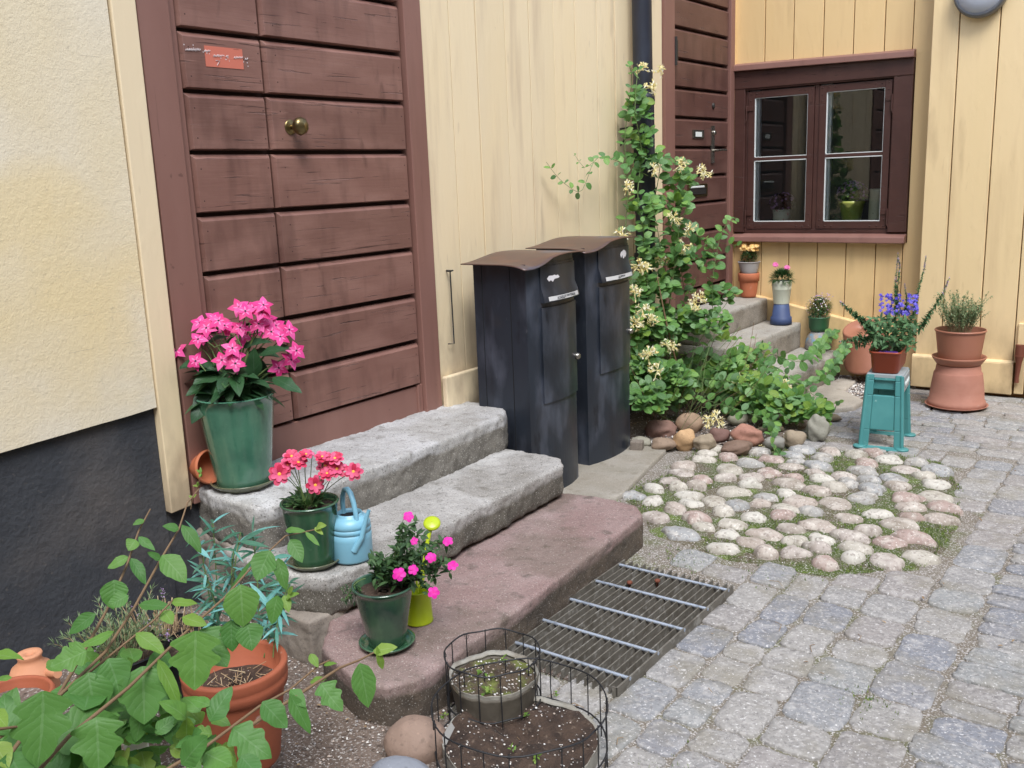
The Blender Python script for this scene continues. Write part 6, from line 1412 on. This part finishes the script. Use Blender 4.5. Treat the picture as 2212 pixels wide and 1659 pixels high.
# little bushy ivy/geranium like plant growing by the far steps
c = atz(1560, 640, .5)
# ================================================================== FOREGROUND SHRUB
shb = thing('snowberry_shrub', 'lobed leaved green shrub arching in from the bottom left corner', 'shrub', (-1.35, .95, .02))
lf = MB(); ly = MB(); sb = MB()
Q = lambda x, y, d: PD(x/3., 1106+y/3., d)
BR = [[(-300, 2300, 1.15), (450, 1450, 1.25), (830, 1140, 1.35), (1240, 745, 1.5), (1450, 560, 1.55), (1630, 360, 1.6), (1850, 155, 1.66), (2060, 110, 1.7)], [(-100, 1800, 1.2), (240, 1330, 1.3), (680, 910, 1.45), (870, 620, 1.55), (1040, 310, 1.62), (1160, 110, 1.68), (1215, -60, 1.72), (1290, -150, 1.74)],
      [(200, 1500, 1.35), (580, 840, 1.5), (690, 640, 1.56), (820, 350, 1.62), (900, 120, 1.66), (975, -20, 1.68)], [(700, 1900, 1.25), (1130, 1640, 1.3), (1320, 1530, 1.33), (1680, 1260, 1.42), (1880, 1150, 1.46), (2070, 990, 1.5), (2140, 960, 1.5)], [(1600, 1400, 1.4), (1940, 1180, 1.45), (2200, 1010, 1.5), (2330, 960, 1.53), (2480, 880, 1.56)], [(-400, 1500, 1.1), (-100, 1420, 1.15), (120, 1390, 1.2)], [(-200, 1500, 1.3), (0, 1460, 1.3), (480, 1120, 1.4), (700, 940, 1.46), (1000, 700, 1.5), (1120, 570, 1.52)]]
for P in BR:
    pts = [Q(*q) for q in P]; sb.tube(pts, [.0030-.0021*i/len(pts) for i in range(len(pts))], 8, 1)
base = V((-1.35, .95, .0))
for P in BR[:4]: a = Q(*P[0]); sb.tube(bez(base, (base+a)/2+V((0, 0, .1)), a), .0045, 8, 1)
LV = [(1270, 770, 1250, 1150, 340, 1.45, 'l'), (925, 1000, 940, 1370, 340, 1.40, 'l'), (1300, 760, 1450, 1010, 250, 1.5, 'l'), (575, 1040, 600, 1320, 280, 1.36, 'o'), (280, 1160, 280, 1640, 380, 1.22, 'l'), (625, 1330, 650, 1680, 340, 1.25, 'l'), (1560, 470, 1575, 740, 240, 1.5, 'o'), (1750, 250, 1660, 440, 180, 1.58, 'o'), (1800, 300, 1850, 500, 95, 1.58, 'o'), (1600, 720, 1650, 885, 190, 1.5, 'o'), (1800, 540, 1750, 720, 125, 1.54, 'o'), (740, 440, 745, 620, 180, 1.54, 'o'), (830, 540, 700, 610, 110, 1.5, 'o'), (620, 660, 440, 780, 110, 1.5, 'o'), (900, 600, 1090, 600, 100, 1.54, 'o'), (1050, 280, 1210, 440, 160, 1.6, 'o'), (1040, 310, 960, 265, 60, 1.6, 'o'), (1180, 80, 1310, 240, 90, 1.66, 'o'), (1160, 110, 1060, 90, 70, 1.66, 'o'), (935, 50, 865, 80, 45, 1.66, 'o'), (880, 180, 830, 240, 100, 1.63, 'o'), (900, 160, 990, 255, 60, 1.63, 'o'), (830, 290, 700, 365, 80, 1.6, 'o'), (850, 300, 955, 460, 85, 1.6, 'o'), (740, 780, 480, 880, 90, 1.45, 'o'), (880, 780, 1070, 910, 110, 1.46, 'y'), (700, 950, 800, 1170, 230, 1.38, 'o'), (560, 900, 330, 1010, 200, 1.38, 'l'), (1020, 960, 1190, 1250, 100, 1.4, 'y'), (1500, 700, 1490, 900, 150, 1.5, 'o'), (1180, 1640, 1320, 1440, 190, 1.3, 'o'), (1510, 1400, 1740, 1600, 240, 1.37, 'l'), (1700, 1230, 1850, 1390, 170, 1.4, 'o'), (1880, 1180, 2010, 1430, 110, 1.44, 'o'), (1880, 1150, 1980, 1250, 95, 1.45, 'o'), (2080, 1110, 2200, 1300, 170, 1.47, 'l'), (1330, 1560, 1490, 1650, 190, 1.32, 'o'), (1560, 1580, 1680, 1720, 160, 1.33, 'o'), (60, 1560, 150, 1760, 260, 1.2, 'o'), (-40, 1500, 60, 1640, 160, 1.2, 'y'), (-60, 1280, 60, 1380, 120, 1.25, 'y'), (-60, 920, 150, 940, 90, 1.3, 'y'), (-20, 1080, 70, 1080, 60, 1.3, 'o'), (1180, 680, 1330, 730, 90, 1.5, 'y'), (1060, 640, 1120, 720, 90, 1.52, 'y'), (1110, 580, 1270, 600, 70, 1.52, 'y'), (1640, 300, 1500, 500, 30, 1.6, 'o'), (1850, 120, 1960, 110, 50, 1.66, 'o'), (1880, 180, 1970, 310, 110, 1.66, 'o'), (1980, 130, 2070, 215, 40, 1.68, 'o'), (2040, 110, 2100, 70, 60, 1.7, 'y'), (2040, 100, 2090, 140, 40, 1.7, 'y'), (2010, 920, 2060, 1000, 60, 1.5, 'y'), (2010, 1100, 2100, 1080, 60, 1.5, 'y'), (2330, 980, 2400, 1260, 170, 1.52, 'o'), (2420, 900, 2560, 880, 90, 1.55, 'y'), (2480, 1020, 2440, 880, 50, 1.55, 'y'), (2100, 990, 2170, 980, 40, 1.5, 'y'), (1850, 560, 1930, 520, 60, 1.55, 'y'), (1870, 540, 1890, 480, 50, 1.55, 'y'), (1840, 540, 1880, 640, 70, 1.55, 'y')]
for (x0, y0, x1, y1, w, d, k) in LV:
    a = Q(x0, y0, d); b = Q(x1, y1, d-.015); L = (b-a).length; pr = lobed if k == 'l' else ovate
    (ly if k == 'y' else lf).leaf(a, b-a, toC(a)*1.0+V((0, 0, .9))+rdir()*.25, L*1.02, w/3*mpp(a)*.95, pr, 0, 18 if k == 'l' else 9, rnd(.05, .3), rnd(.0, .25))
random.seed(11)
for _ in range(60):      # yellow-green sprays low in the middle and leaf litter of dark leaves
    x, y = rnd(760, 1440), rnd(1240, 1660); d = rnd(1.38, 1.5); a = Q(x, y, d); dd = rdir(-.1); L = rnd(.03, .055); (ly if random.random() < .45 else lf).leaf(a, dd, toC(a)+V((0, 0, .7))+rdir()*.4, L, L*.62, lobed if random.random() < .4 else ovate, 0, 12, .15, .3)
for _ in range(90):
    x, y = rnd(-150, 760), rnd(1250, 1850)
    if x < 330 and y < 1420: continue
    x += 0; d = rnd(1.28, 1.6); a = Q(x, y, d); L = rnd(.055, .095); lf.leaf(a, rdir(-.3), toC(a)+V((0, 0, .7))+rdir()*.4, L, L*.72, lobed if random.random() < .5 else ovate, 0, 14, .15, .3)
for _ in range(20):
    x, y = rnd(380, 1100), rnd(900, 1250); d = rnd(1.5, 1.6); a = Q(x, y, d); L = rnd(.04, .06); lf.leaf(a, rdir(-.3), toC(a)+V((0, 0, .7))+rdir()*.4, L, L*.7, ovate, 0, 9, .15, .3)
lf.build('foliage', M_lf_fg, shb); ly.build('young_foliage', M_lf_fgy, shb, label='yellow green young leaves'); sb.build('branches', [M_stem, M_twig], shb)
# slender seedling by the corner board
p = atz(418, 1110, .3); t = thing('seedling', 'thin pale green seedling beside the foot of the yellow edge board', 'plant', p); mb = MB(); sb = MB()
dq = 3.2; P = [PD(412, 1100, dq), PD(416, 1075, dq), PD(428, 1050, dq), PD(434, 1022, dq)]; sb.tube(P, .0014, 5); 
for pp in P[1:]:
    for _ in range(4): mb.leaf(pp, rdir(.2), toC(pp)+V((0, 0, .5)), rnd(.014, .022), .009, ovate, 0, 3, .2, .2)
sb.build('stem', M_twig, t); mb.build('foliage', M_lf_fgy, t)
